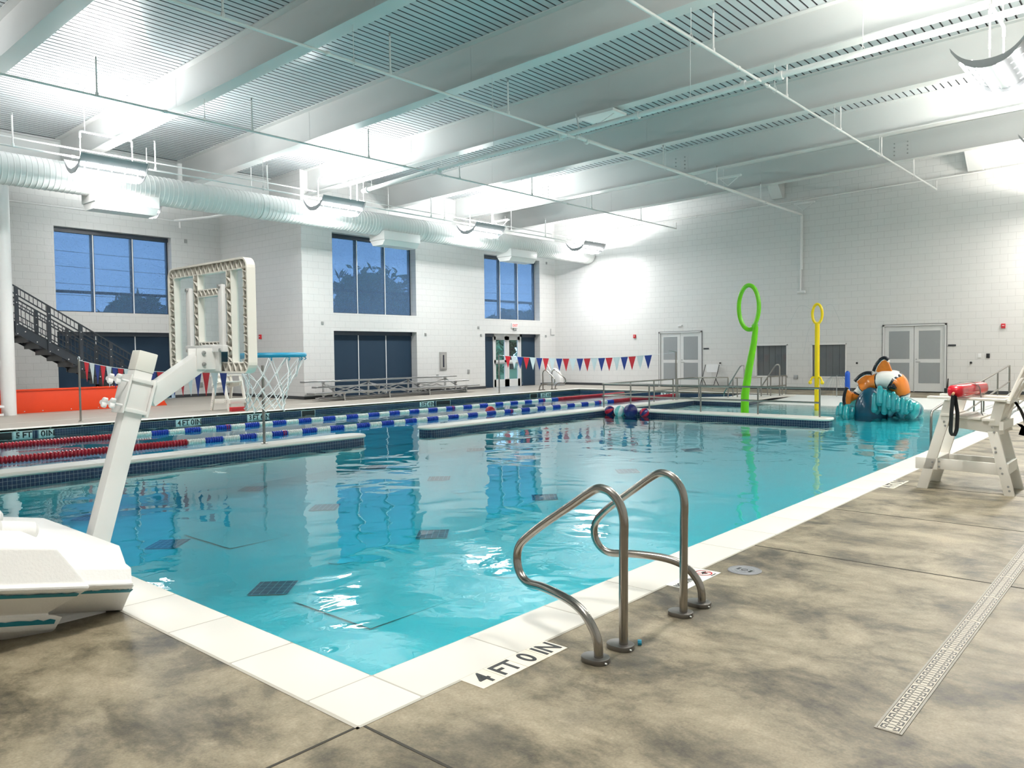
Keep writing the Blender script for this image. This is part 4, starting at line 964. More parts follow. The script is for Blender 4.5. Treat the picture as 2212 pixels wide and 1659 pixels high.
# filler caps and ridge on top
for (u, y, r, l) in ((-.50, -.26, .05, .20), (-.52, .26, .05, .20), (-.85, -.02, .045, .3)):
    m = MB(); a, b = Vector(hb(u-l/2, y, .40)), Vector(hb(u+l/2, y, .40)); m.tube([a, a.lerp(b, .1), a.lerp(b, .9), b], r, 14, rs=[r*.6, r, r, r*.6]); m.build('moulded_roll', HULL, front if u > -.8 else rear)
m = MB(); A = [hb(u, y, .397) for u, y in ((-1.7, -.40), (-.62, -.40), (-.62, .40), (-1.7, .40))]; B = [hb(u, y, .412) for u, y in ((-1.68, -.38), (-.64, -.38), (-.64, .38), (-1.68, .38))]
m.add(A+B, [[4, 5, 6, 7]]+[[i, (i+1) % 4, (i+1) % 4+4, i+4] for i in range(4)]); m.build('tank_lid', HULL, rear)
m = MB(); m.tube([hb(-.72, -.50, .405), hb(-.70, -.57, .40), hb(-.70, -.60, .37)], .02, 8); m.build('hose_nozzle', HULL, rear)
# post
pb = Vector((1.835, 4.92, .28)); pt = Vector((2.125, 4.92, 1.31)); ax = (pt-pb).normalized()
m = MB(); m.bar(pb-ax*.06, pt, .102, .112, (1, 0, 0)); post = m.build('post', WPAINT, hp, bevel=.006)
m = MB(); m.bar(pt, pt+ax*.125, .108, .118, (1, 0, 0)); m.build('post_cap', CREAM, post, bevel=.008)
def on_post(t): return pb+ax*t
side = Vector((0, 1, 0)); fwd = side.cross(ax).normalized()
if fwd.x < 0: fwd = -fwd
m = MB(); L0, L1 = .82, 1.01
m.bar(on_post(L0), on_post(L1), .122, .134, (1, 0, 0)); cl = m.build('clamp_sleeve', WPAINT, hp, bevel=.005)
for t in (L0, L1):
    m = MB(); m.bar(on_post(t)-ax*.012, on_post(t)+ax*.012, .146, .158, (1, 0, 0)); m.build('clamp_flange', WPAINT, cl, bevel=.003)
m = MB(); c = on_post((L0+L1)/2)
m.bar(c-fwd*.075-ax*.12, c-fwd*.075+ax*.12, .16, .012, fwd); m.bar(c+fwd*.075-ax*.12, c+fwd*.075+ax*.12, .16, .012, fwd); m.build('clamp_plate', WPAINT, cl, bevel=.003)
for t in (L0+.02, L1-.02):
    for s_ in (-.058, .058):
        a = on_post(t)-fwd*.08+side*s_; b = a-fwd*.05
        m = MB(); m.cyl(a, b, .008, 8)
        kb = b-fwd*.028; n = 24; U = side; V = ax; ring = []
        for z_, rr_ in ((0, .9), (.004, 1), (.022, 1), (.028, .85)):
            for k in range(n):
                an = 2*pi*k/n; r_ = (.026+.010*cos(3*an))*rr_; ring.append(b-fwd*z_+U*(r_*cos(an))+V*(r_*sin(an)))
        m.add(ring, [[i*n+k, i*n+(k+1) % n, (i+1)*n+(k+1) % n, (i+1)*n+k] for i in range(3) for k in range(n)]+[list(range(3*n, 4*n)), list(range(n))[::-1]], True)
        m.build('star_knob', WPLAS, cl)
# arm
a0 = on_post((L0+L1)/2)+fwd*.075; a1 = Vector((2.53, 4.92, 1.385)); da = (a1-a0).normalized()
m = MB(); m.bar(a0-Vector((0, 0, .0)), a1, .11, .118, (0, 0, 1)); arm = m.build('arm', WPAINT, hp, bevel=.006)
m = MB(); m.box((2.46, 4.855, 1.315), (2.60, 4.87, 1.455)); m.box((2.46, 4.97, 1.315), (2.60, 4.985, 1.455)); m.box((2.585, 4.80, 1.30), (2.60, 5.04, 1.48)); m.build('arm_bracket', WPAINT, arm, bevel=.003)
for z in (1.35, 1.425): m = MB(); m.lathe([(.001, -.012), (.012, -.010), (.014, 0)], (2.505, 4.853, z), 10, 'y'); m.build('bolt', GREYM, arm)
# backboard
by0, by1, bz0, bz1 = 4.47, 5.545, 1.29, 2.03; XBk = 2.605; XFr = 2.665
bb = None
def rr(y0, y1, z0, z1, r, n=6):
    out = []
    for cx_, cz, a in ((y1-r, z0+r, -pi/2), (y1-r, z1-r, 0), (y0+r, z1-r, pi/2), (y0+r, z0+r, pi)):
        for k in range(n+1): an = a+pi/2*k/n; out.append((cx_+r*cos(an), cz+r*sin(an)))
    return out
def ring_wall(m, poly, x0, x1, t=.006):
    n = len(poly); inn = shrink(poly, t); vs = [(x0, a, b) for a, b in poly]+[(x1, a, b) for a, b in poly]+[(x0, a, b) for a, b in inn]+[(x1, a, b) for a, b in inn]
    for i in range(n):
        j = (i+1) % n; m.add([vs[i], vs[j], vs[n+j], vs[n+i]], [[0, 1, 2, 3]]); m.add([vs[2*n+i], vs[2*n+j], vs[3*n+j], vs[3*n+i]], [[3, 2, 1, 0]]); m.add([vs[i], vs[j], vs[2*n+j], vs[2*n+i]], [[3, 2, 1, 0]])
m = MB(); outer = rr(by0, by1, bz0, bz1, .07); w = .072; inner = rr(by0+w, by1-w, bz0+w, bz1-w, .02)
ring_wall(m, outer, XBk, XFr, .012); ring_wall(m, inner, XBk+.012, XFr, -.008)
n = len(outer); vs = [(XFr-.004, a, b) for a, b in outer]+[(XFr-.004, a, b) for a, b in inner]+[(XFr, a, b) for a, b in outer]+[(XFr, a, b) for a, b in inner]
for i in range(n): j = (i+1) % n; m.add([vs[i], vs[j], vs[n+j], vs[n+i]], [[0, 1, 2, 3]]); m.add([vs[2*n+i], vs[2*n+j], vs[3*n+j], vs[3*n+i]], [[3, 2, 1, 0]])
bb = part(m.build('backboard_frame', CREAM, hp, recalc=False), 'cream backboard frame with triangular webs')
def zig(p, q, off, nb, lab='web'):
    """triangular webs between the frame lines p-q and its parallel at off"""
    m = MB(); p = Vector(p); q = Vector(q); off = Vector(off)
    for k in range(nb):
        a = p.lerp(q, k/nb); b = p.lerp(q, (k+.5)/nb)+off; c_ = p.lerp(q, (k+1)/nb)
        for s0, s1 in ((a, b), (b, c_)):
            X0 = Vector((XBk+.006, 0, 0)); X1 = Vector((XFr-.004, 0, 0)); d = Vector((0, .0015, .0015))
            m.add([s0+X0, s1+X0, s1+X1, s0+X1], [[0, 1, 2, 3]]); m.add([s0+X0+d, s1+X0+d, s1+X1+d, s0+X1+d], [[3, 2, 1, 0]])
    o = m.build('frame_web', CREAM, bb, recalc=False)
zig((0, by0+.04, bz1-.008), (0, by1-.04, bz1-.008), (0, 0, -w+.008), 17); zig((0, by0+.04, bz0+.008), (0, by1-.04, bz0+.008), (0, 0, w-.008), 15)
zig((0, by0+.008, bz0+.05), (0, by0+.008, bz1-.05), (0, w-.008, 0), 11); zig((0, by1-.008, bz0+.05), (0, by1-.008, bz1-.05), (0, -w+.008, 0), 11)
for yv in (5.155, 4.715):
    m = MB()
    for dy in (-.028, .028): m.box((XBk+.01, yv+dy-.004, bz0+w), (XFr, yv+dy+.004, bz1-w))
    m.box((XFr-.004, yv-.03, bz0+w), (XFr, yv+.03, bz1-w)); m.build('frame_bar', CREAM, bb)
    zig((0, yv-.026, bz0+w), (0, yv-.026, bz1-w), (0, .052, 0), 8)
for zv in (1.83, 1.475):
    m = MB()
    for dz in (-.022, .022): m.box((XBk+.01, 4.745, zv+dz-.004), (XFr, 5.125, zv+dz+.004))
    m.box((XFr-.004, 4.745, zv-.024), (XFr, 5.125, zv+.024)); m.build('frame_bar', CREAM, bb)
    zig((0, 4.75, zv-.02), (0, 5.12, zv-.02), (0, 0, .04), 7)
m = MB(); m.box((XFr-.012, by0+w-.01, bz0+w-.01), (XFr-.006, by1-w+.01, bz1-w+.01)); part(m.build('clear_panel', ACRYL, bb), 'clear acrylic panel')
for yv in (5.185, 4.75):
    m = MB(); m.bar((2.585, yv, 1.47), (2.585, yv, 1.87), .055, .03, (1, 0, 0)); m.build('mount_bar', WPLAS, bb, bevel=.01)
    for z in (1.44, 1.855): m = MB(); m.lathe([(.001, -.012), (.012, -.01), (.014, 0)], (2.568, yv, z), 10, 'x'); m.build('mount_bolt', GREYM, bb)
m = MB(); m.box((2.565, 4.71, 1.43), (2.60, 5.225, 1.475)); m.build('mount_bar', WPLAS, bb, bevel=.006)
# rim and net
rc = Vector((3.035, 4.92, 1.405)); RR = .235
m = MB(); m.tube([rc+Vector((RR*cos(a), RR*sin(a), 0)) for a in [2*pi*k/40 for k in range(40)]], .017, 10, closed=True)
rim = part(m.build('rim', M('bright_blue_rim', (.015, .27, .47), .3), hp), 'blue ring rim')
m = MB(); m.tube([(2.67, 4.80, 1.405), (2.86, 4.765, 1.405), (3.0, 4.69, 1.402)], .014, 8); m.tube([(2.67, 5.04, 1.405), (2.86, 5.075, 1.405), (3.0, 5.15, 1.402)], .014, 8); m.box((2.665, 4.76, 1.36), (2.69, 5.08, 1.43)); m.tube([(2.69, 4.85, 1.37), (2.81, 4.86, 1.40)], .012, 8); m.tube([(2.69, 4.99, 1.37), (2.81, 4.98, 1.40)], .012, 8)
m.build('rim_bracket', M('bright_blue_rim'), rim)
m = MB(); NS = 12; lv = [(1.385, .235, 0), (1.27, .19, .5), (1.205, .155, 1), (1.15, .142, .5), (1.10, .134, 1), (1.055, .13, .5), (1.02, .135, 1)]
cxn = -.055
def nn(l, k):
    z, r_, sh = lv[l]; a = 2*pi*(k+sh)/NS; f = l/(len(lv)-1); return Vector((rc.x+cxn*f+r_*cos(a)+.006*sin(5*a+l), rc.y+r_*sin(a), z+.012*sin(3*a+l)))
def strand(a, b, sag=.012):
    mid = (a+b)/2; mid.z -= 0; out = (mid-Vector((rc.x, rc.y, mid.z))).normalized()*sag; m.tube([a, mid-out*.6, b], .0034, 5, cap=False)
for l in range(len(lv)-1):
    for k in range(NS):
        p = nn(l, k); sh0, sh1 = lv[l][2], lv[l+1][2]
        if l == 0:
            strand(p, nn(1, k)); strand(p, nn(1, k-1))
        else:
            if abs(sh0-.5) < .1: strand(p, nn(l+1, k-1)); strand(p, nn(l+1, k))
            else: strand(p, nn(l+1, k)); strand(p, nn(l+1, k+1))
for l in range(1, len(lv)):
    for k in range(NS): m.sphere(nn(l, k), .007, 6)
m.build('net', M('white_net_cord', (.80, .84, .86), .6), rim)
for k in range(NS):
    a = 2*pi*k/NS; c = rc+Vector((RR*cos(a), RR*sin(a), -.014)); mm_ = MB(); mm_.tube([c+Vector((0, 0, 0)), c+Vector((cos(a)*.012, sin(a)*.012, -.012)), c+Vector((0, 0, -.022))], .004, 5); mm_.build('net_hook', M('bright_blue_rim'), rim)

# ================================================================== LIFEGUARD CHAIRS
def guard_chair():
    e = thing('lifeguard_chair', (.28, .42, 0), 'x', 'lifeguard chair', 'white lifeguard chairs'); t = .036
    def sd(poly, nm, x0, x1, par=None):
        m = MB(); m.prism(poly, 'x', x0, x1); return m.build(nm, LUMBER, par or e, bevel=.004)
    for x0, x1, xi0, xi1 in ((0, t, t, 2*t), (.56-t, .56, .56-2*t, .56-t)):
        sd([(.745, 0), (.842, 0), (.600, .89), (.503, .89)], 'leg', x0, x1)
        sd([(0, 0), (.088, 0), (.232, .60), (.145, .60)], 'leg', x0, x1)
        sd([(.10, .585), (.13, .575), (.585, .635), (.585, .725), (.20, .69), (.12, .68)], 'side_rail', xi0, xi1)
        sd([(.055, .185), (.665, .20), (.655, .305), (.075, .295)], 'lower_rail', xi0, xi1)
        sd([(.08, .892), (.745, .906), (.745, .93), (.08, .915)], 'armrest', x0-.045, x1+.035)
        sd([(.135, .66), (.225, .66), (.175, .89), (.085, .89)], 'arm_post', x0, x1)
        hx = x0-.002 if x0 < .1 else x1+.002
        for (y, z) in ((.60, .68), (.59, .64), (.19, .645), (.175, .60), (.165, .45), (.16, .41), (.12, .26), (.105, .21), (.70, .27), (.71, .22), (.64, .28), (.64, .23), (.055, .09), (.045, .05)):
            m = MB(); m.lathe([(.001, -.004 if hx < .1 else .004), (.010, -.003 if hx < .1 else .003), (.011, 0)], (hx, y, z), 8, 'x'); m.build('bolt_head', GREYM, e)
    for k in range(4):
        y0 = .17+k*.118; z = .70+k*.0115
        m = MB(); m.box((-.012, y0, z), (.572, y0+.108, z+.024)); m.build('seat_plank', LUMBER, e, bevel=.004)
    m = MB(); m.box((0.0, .655, .195), (.56, .855, .312)); m.build('step', LUMBER, e, bevel=.006)
    m = MB(); m.box((.035, .06, .195), (.525, .09, .30)); m.build('rear_rail', LUMBER, e)
    m = MB(); m.box((.0, .05, .875), (.56, .14, .90)); m.build('rear_cross', LUMBER, e)
    m = MB(); m.box((.0, .10, .62), (.56, .135, .70)); m.build('rear_cross', LUMBER, e)
    nsl = 5; wsl = .45/nsl
    for k in range(nsl):
        xc = .055+wsl*(k+.5); zt = 1.235-.22*((k-2)/2.0)**2*.55
        m = MB(); n = 7; prof = []
        for j in range(n+1):
            f = j/n; z = .66+(zt-.66)*f; y = .165-.21*f+.04*sin(pi*f*.7)*.0; prof.append((y, z))
        P = [(y+.024, z) for y, z in prof]; Q = [(y, z) for y, z in prof][::-1]
        m.prism(P+Q, 'x', xc-wsl/2+.004, xc+wsl/2-.004); m.build('back_slat', LUMBER, e, bevel=.006)
    return e
gc = guard_chair(); gc.location = (8.53+.28, 1.19+.42, 0); gc['label'] = 'white slatted lifeguard chair at the right side of the pool with a red rescue tube'
g2 = copy_tree(gc); g2.location = (10.34, 18.76, 0); g2.rotation_euler = (0, 0, pi+.12); g2['label'] = 'white lifeguard chair on the far deck, seen behind the hoop net'
e = thing('rescue_tube', (8.85, 1.60, .93), 'red foam rescue tube lying across the arms of the near lifeguard chair', 'rescue tube')
m = MB(); A = Vector((8.30, 1.66, .99)); B = Vector((9.28, 1.60, .99)); d = (B-A).normalized(); U = Vector((0, 0, 1)); V = d.cross(U)
ring = []; n = 20
for t, sc in ((0, .35), (.015, .75), (.04, .95), (.08, 1), (.5, 1), (.92, 1), (.96, .95), (.985, .75), (1, .35)):
    c = A.lerp(B, t)
    for k in range(n):
        a = 2*pi*k/n; sq = 1/max(abs(cos(a)), abs(sin(a)))**.55; ring.append(c+(V*cos(a)*.073+U*sin(a)*.060)*sc*sq)
m.add(ring, [[i*n+k, i*n+(k+1) % n, (i+1)*n+(k+1) % n, (i+1)*n+k] for i in range(8) for k in range(n)]+[list(range(n))[::-1], list(range(8*n, 9*n))], True); m.build('foam_body', M('glossy_red_foam', (.62, .015, .03), .18), e)
def ribbon(name, pts, w, par, wd=(1, 0, 0)):
    m = MB(); wv = Vector(wd).normalized()*w/2; P = [Vector(p) for p in pts]; k = len(P); tv = Vector((0, .002, .001))
    vs = [q for p in P for q in (p-wv, p+wv)]; m.add(vs, [[2*i, 2*i+1, 2*i+3, 2*i+2] for i in range(k-1)]); m.add([v+tv for v in vs], [[2*i+2, 2*i+3, 2*i+1, 2*i] for i in range(k-1)])
    return m.build(name, BLK, par, recalc=False)
m = MB(); m.cyl((8.29, 1.66, .975), (8.25, 1.66, .965), .012, 8); m.build('end_ring', M('tan_ring', (.6, .35, .2), .5), e)
ribbon('strap', smooth_path([(8.27, 1.66, .96), (8.26, 1.67, .8), (8.275, 1.68, .60), (8.28, 1.655, .555), (8.285, 1.63, .62), (8.29, 1.625, .78), (8.29, 1.65, .95)], .03), .035, e, (.25, 1, 0))
ribbon('strap', smooth_path([(8.70, 1.73, 1.05), (8.72, 1.66, 1.066), (8.78, 1.58, 1.06), (8.80, 1.535, 1.02), (8.80, 1.52, .90), (8.79, 1.515, .76), (8.78, 1.50, .735)], .03), .045, e)
ribbon('strap', smooth_path([(8.45, 1.72, 1.045), (8.62, 1.65, 1.067), (8.76, 1.60, 1.064), (8.88, 1.56, 1.05)], .03), .02, e, (0, 1, 0))
ribbon('strap', [(8.80, 1.55, .745), (8.78, 1.50, .76), (8.79, 1.46, .742)], .05, e)
e = thing('black_strap', (8.86, 1.2, .6), 'black webbing strap hanging behind the back of the near lifeguard chair', 'strap')
ribbon('webbing', smooth_path([(8.86, 1.25, .88), (8.86, 1.20, .80), (8.87, 1.16, .69), (8.87, 1.15, .60)], .03), .03, e, (0, 1, .2)); ribbon('buckle_tail', [(8.87, 1.21, .66), (8.87, 1.17, .62), (8.87, 1.19, .55)], .05, e, (0, 1, .2))
e = thing('two_way_radio', (9.09, 1.88, .93), 'black two way radio standing on the front of the far armrest of the chair', 'radio')
m = MB(); m.box((9.06, 1.85, .932), (9.10, 1.905, .985)); m.build('radio_body', BLK, e, bevel=.004)
m = MB(); m.tube([(9.08, 1.878, .985), (9.08, 1.872, 1.085)], .007, 8, rs=[.009, .005]); m.build('antenna', BLK, e)
e = thing('red_step_box', (10.26, 18.28, 0), 'small red box on the deck beside the far lifeguard chair', 'box')
m = MB(); m.box((10.08, 18.16, 0), (10.44, 18.29, .11)); m.build('shell', RED, e, bevel=.008)

# ================================================================== STAIRS, BARRIER, BENCH
sg = thing('metal_staircase', (7, 23.5, 0), 'dark charcoal metal staircase with picket railings along the stair bay wall', 'staircase')
SL = -.622
def zst(x): return 2.39+(x-6.71)*SL               # top edge of the near stringer
X0s, X1s = 4.6, 10.2
for yv in (22.95, 24.15):
    m = MB(); m.prism([(X0s, zst(X0s)), (X1s, zst(X1s)), (X1s, max(0, zst(X1s)-.36)), (X0s, zst(X0s)-.36)], 'y', yv-.008, yv+.008); 
    m.prism([(X0s, zst(X0s)), (X1s, zst(X1s)), (X1s, zst(X1s)-.012), (X0s, zst(X0s)-.012)], 'y', yv-.03, yv+.008); m.prism([(X0s, zst(X0s)-.35), (X1s, max(.005, zst(X1s)-.35)), (X1s, max(0, zst(X1s)-.362)), (X0s, zst(X0s)-.362)], 'y', yv-.03, yv+.008); st_ = m.build('stringer', DARKST, sg)
    for k, x in enumerate((5.2, 5.45, 6.0, 6.3, 6.98, 7.25, 7.75, 8.0, 8.55, 8.8, 9.35)):
        m = MB(); m.lathe([(.001, -.008), (.015, -.006), (.017, 0)], (x, yv-.009, zst(x)-.12-.10*(k % 2)), 8, 'y'); m.build('bolt_head', WPAINT, st_)
nst = 16
for k in range(nst):
    x = 10.05-k*.275; z = .17*(k+1)-.0
    if z > zst(X0s)-.1: break
    m = MB(); m.box((x-.28, 22.97, z-.04), (x, 24.13, z)); m.box((x-.01, 22.97, z-.17), (x, 24.13, z-.04)); m.build('tread', DARKST, sg)
def sloped(yv, nm, zo, h):
    m = MB(); m.bar((X0s, yv, zst(X0s)+zo), (X1s-.25, yv, zst(X1s-.25)+zo), .035, h); return m.build(nm, DARKST, sg)
for yv in (22.92, 24.18):
    sloped(yv, 'top_rail', .92, .035); sloped(yv, 'mid_rail', .72, .03); sloped(yv, 'mid_rail', .50, .02); sloped(yv, 'bottom_rail', .06, .02)
    for k, x in enumerate((5.25, 6.02, 6.79, 7.54, 8.32, 9.09, 9.86) if yv < 23 else (5.3, 6.1, 6.88, 7.63, 8.41, 9.18, 9.9)):
        m = MB(); m.box((x-.045, yv-.02, max(0, zst(x)-.33)), (x+.045, yv+.02, zst(x)+.92)); pp_ = m.build('rail_post', DARKST, sg)
        for dz in (.52, .72, -.05, -.29): 
            if zst(x)+dz > .02: m = MB(); m.lathe([(.001, -.007), (.012, -.005), (.014, 0)], (x, yv-.021, zst(x)+dz), 8, 'y'); m.build('bolt_head', WPAINT, pp_)
    x = 5.32
    while x < 9.95:
        m = MB(); m.box((x-.007, yv-.007, zst(x)+.06), (x+.007, yv+.007, zst(x)+.50)); m.box((x-.007, yv-.007, zst(x)+.73), (x+.007, yv+.007, zst(x)+.92)) if int(x*100) % 2 == 0 or True else None
        m.build('picket', DARKST, sg); x += .098 if yv < 23 else .11
m = MB(); m.box((3.6, 22.9, 3.48), (X0s+.1, 24.2, 3.6)); m.build('landing', DARKST, sg)
e = thing('orange_barrier', (6, 22.4, 0), 'long low orange red panel barrier closing off the space under the stairs', 'barrier')
m = MB(); m.prism([(2.5, 0), (10.39, 0), (10.05, .61), (2.5, .61)], 'y', 22.36, 22.44); m.build('panel', ORANGE, e, bevel=.004)
m = MB(); m.box((2.5, 22.33, .57), (10.05, 22.46, .615)); m.build('top_cap', ORANGE, e, bevel=.006)
for x in (6.72, 7.14, 7.82, 8.5, 8.86): m = MB(); m.lathe([(.001, -.005), (.012, -.003), (.013, 0)], (x, 22.358, .05), 8, 'y'); m.build('screw', WPAINT, e)
e = thing('white_bench', (5.6, 21.6, 0), 'end of a white bench beside the column at the left edge of the picture', 'bench')
m = MB(); m.box((4.6, 21.45, .22), (6.02, 21.85, .27)); m.build('seat', WPLAS, e, bevel=.006)
for x in (4.8, 5.85): m = MB(); m.box((x-.03, 21.5, 0), (x+.03, 21.8, .22)); m.build('leg', WPLAS, e, bevel=.004)
m = MB(); m.box((4.7, 21.44, .03), (6.0, 21.5, .08)); m.build('foot_rail', WPLAS, e)

# ================================================================== BLEACHERS
bl = thing('bleachers', (17.3, 20.3, 0), 'three row aluminium bleachers standing before the lower shaded window', 'bleachers')
ALU = M('brushed_aluminium', (.55, .56, .56), .35, .75, var=.05)
for (y, z, x0, x1, nm) in ((19.66, .255, 13.5, 20.65, 'seat_plank'), (19.90, .095, 13.85, 20.25, 'foot_plank'), (20.2, .42, 13.95, 20.65, 'seat_plank'), (20.42, .22, 13.9, 20.3, 'foot_plank'), (20.75, .575, 13.9, 20.55, 'seat_plank')):
    w_ = .24 if nm == 'seat_plank' else .2
    m = MB(); m.box((x0, y-w_/2, z-.012), (x1, y+w_/2, z+.012)); m.box((x0, y-w_/2, z-.035), (x1, y-w_/2+.012, z+.012)); pl_ = m.build(nm, ALU, bl, bevel=.004)
    m = MB(); m.box((x0-.01, y-w_/2-.004, z-.037), (x0, y+w_/2, z+.014)); m.build('end_cap', GREYM, pl_)
fr = (14.65, 16.45, 18.22, 20.03)
for x in fr:
    for (y, zt) in ((19.64, .24), (20.18, .40), (20.73, .56)):
        m = MB(); m.box((x-.025, y-.025, 0), (x+.025, y+.025, zt)); m.prism([(y-.1, zt), (y+.1, zt), (y+.03, zt-.07), (y-.03, zt-.07)], 'x', x-.02, x+.02); m.build('post', ALU, bl)
    m = MB(); m.bar((x, 19.6, .03), (x, 20.95, .03), .05, .05); m.build('base_bar', ALU, bl)
    m = MB(); m.bar((x, 19.64, .07), (x, 20.73, .50), .03, .04); m.build('diagonal_brace', ALU, bl)
for i in range(3):
    m = MB(); m.bar((fr[i], 20.76, .10), (fr[i+1], 20.76, .48), .02, .035); m.bar((fr[i], 20.78, .48), (fr[i+1], 20.78, .10), .02, .035); m.build('cross_brace', ALU, bl)
    m = MB(); m.bar((fr[i], 20.22, .08), ((fr[i]+fr[i+1])/2, 20.22, .34), .02, .03); m.bar(((fr[i]+fr[i+1])/2, 20.24, .34), (fr[i+1], 20.24, .08), .02, .03); m.build('cross_brace', ALU, bl)

# ================================================================== FOLDING CHAIR
fc = thing('folding_chair', (26.75, 13.48, 0), 'white folding chair with dark legs against the back wall beside the doors', 'chair')
m = MB(); m.prism(rr(13.22, 13.74, .40, .43, .01, 2), 'x', 26.55, 26.95); m.build('seat', WPLAS, fc, bevel=.008)
m = MB(); P = rr(13.24, 13.72, .60, .90, .06); vs = [(26.98+.02*(b-.6), a, b) for a, b in P]+[(27.00+.02*(b-.6), a, b) for a, b in P]; n = len(P)
m.add(vs, [list(range(n))[::-1], list(range(n, 2*n))]+[[i, (i+1) % n, (i+1) % n+n, i+n] for i in range(n)]); m.build('backrest', WPLAS, fc)
for y in (13.20, 13.76):
    m = MB(); m.tube([(26.45, y, 0), (26.75, y, .40), (27.0, y, .88)], .013, 8); m.build('leg', M('dark_chair_tube', (.04, .042, .045), .4), fc)
    m = MB(); m.tube([(27.08, y+(.02 if y < 13.5 else -.02), 0), (26.70, y+(.02 if y < 13.5 else -.02), .42)], .013, 8); m.build('leg', M('dark_chair_tube'), fc)
m = MB(); m.cyl((26.55, 13.2, .13), (26.55, 13.76, .13), .01, 6); m.build('stretcher', M('dark_chair_tube'), fc)

# ================================================================== PLAY FEATURES
e = thing('spray_loop', (18.3, 8.26, WZ), 'tall lime green water spray loop shaped like a figure nine', 'water feature')
cyl_, czl = 8.16, 2.46
m = MB(); LP = []; nL = 44
for k in range(nL+1):
    a = -radians(62)+2*pi*.985*k/nL; LP.append((18.3+.10*(k/nL-.5), cyl_-.27*cos(a), czl+.545*sin(a)))
m.tube(LP, .052, 16); m.build('loop', GREEN, e)
m = MB(); m.tube([(18.3, 8.27, -.45), (18.3, 8.26, .3), (18.3, 8.15, .98), (18.3, 8.03, 1.6), (18.28, 7.98, 1.95), LP[2]], .09, 16, rs=[.10, .098, .088, .075, .066, .052]); m.build('stem', GREEN, e)
m = MB()
rnd = random.Random(3)
WSP = mat_glass('spray_water', (.92, .95, .96), .1)
for k in range(60):
    a = rnd.uniform(0, 2*pi); r_ = rnd.uniform(0, .09); m.sphere((18.22+rnd.uniform(-.03, .03), 7.96+r_*cos(a), 2.06+r_*sin(a)), rnd.uniform(.006, .016), 6)
m.build('spray_droplets', WSP, e)['kind'] = 'stuff'
e = thing('spray_post', (20.4, 7.24, WZ), 'yellow spray post topped with an oval ring and two drooping nozzles', 'water feature')
m = MB(); m.cyl((20.4, 7.24, -.4), (20.4, 7.24, 2.08), .062, 18); m.build('post', YELL, e)
m = MB(); m.tube([(20.4, 7.24+.125*cos(a), 2.33+.25*sin(a)) for a in [2*pi*k/36 for k in range(36)]], .036, 12, closed=True); m.build('ring', YELL, e)
for s_ in (-1, 1):
    m = MB(); m.tube(smooth_path([(20.4, 7.24, .66), (20.36, 7.24+s_*.10, .70), (20.34, 7.24+s_*.15, .58)], .05), .028, 10, rs=None); m.sphere((20.34, 7.24+s_*.155, .55), .05, 14); m.build('nozzle', YELL, e)
def jet(lab, pts, r=.004): 
    m = MB(); m.tube(smooth_path(pts, .25, 6), r, 6); return m
for i, pts in enumerate(([(20.35, 7.38, 2.45), (20.3, 7.65, 2.62), (20.2, 7.95, 2.0)], [(20.35, 7.10, 2.45), (20.3, 6.85, 2.6), (20.2, 6.55, 2.0)], [(20.4, 7.2, 2.6), (20.4, 7.19, 3.2), (20.38, 7.16, 3.7)], [(20.3, 7.30, 2.1), (20.2, 7.40, 1.9), (20.1, 7.48, 1.3)])):
    m = jet('', pts); tag(m.build('water_jet', WSP), ('thin water jet arching left from the yellow ring', 'thin water jet arching right from the yellow ring', 'thin water jet rising straight up from the yellow ring', 'thin water jet falling below the yellow ring')[i], 'water jet', 'thin water jets of the yellow post', 'stuff')
e = thing('bubbler_post', (24.0, 7.62, -.02), 'short blue post with a rounded top beside the water dome', 'water feature')
m = MB(); m.lathe([(.10, -.09), (.10, -.075), (.072, -.07), (.072, .66), (.068, .70), (.05, .74), (.02, .757), (.001, .76)], (24.0, 7.62, 0), 20); m.build('post', BLUE, e)
m = MB(); 
for k in range(26):
    a = 2*pi*k/26+.1; R1 = .50+.03*sin(7*a)
    m.tube([(24.15+R1*f*cos(a)*1.0, 7.98+R1*f*sin(a), .62*(1-f**2.4)) for f in (.12, .3, .5, .68, .82, .93, 1.0)], .005, 5)
tag(m.build('water_dome', WSP), 'clear dome of falling water beside the short blue post', 'water dome', kind='stuff')
m = MB(); m.cyl((24.15, 7.98, -.03), (24.15, 7.98, .62), .012, 8); tag(m.build('dome_jet_pipe', GREYM), 'thin grey pipe in the middle of the water dome', 'pipe')
# ---- slide: a generic clownfish lying on a teal wave rock
def mat_rock():
    m, n, b, o = newmat('teal_gelcoat_rock')
    g = N(n, 'ShaderNodeTexCoord'); no = N(n, 'ShaderNodeTexNoise'); no.inputs['Scale'].default_value = 2.6; no.inputs['Detail'].default_value = 3; n.links.new(g.outputs['Object'], no.inputs['Vector'])
    cr = N(n, 'ShaderNodeValToRGB'); n.links.new(no.outputs['Fac'], cr.inputs[0]); e_ = cr.color_ramp.elements
    e_[0].position = .36; e_[0].color = (.004, .09, .16, 1); e_[1].position = .60; e_[1].color = (.03, .40, .42, 1)
    n.links.new(cr.outputs[0], b.inputs['Base Color']); b.inputs['Roughness'].default_value = .12; b.inputs['Coat Weight'].default_value = .6; return m
ROCK = mat_rock()
sl_ = thing('fish_slide', (19.3, 5.2, -.2), 'small water slide shaped as an orange striped clownfish lying on a teal wave rock', 'water slide')
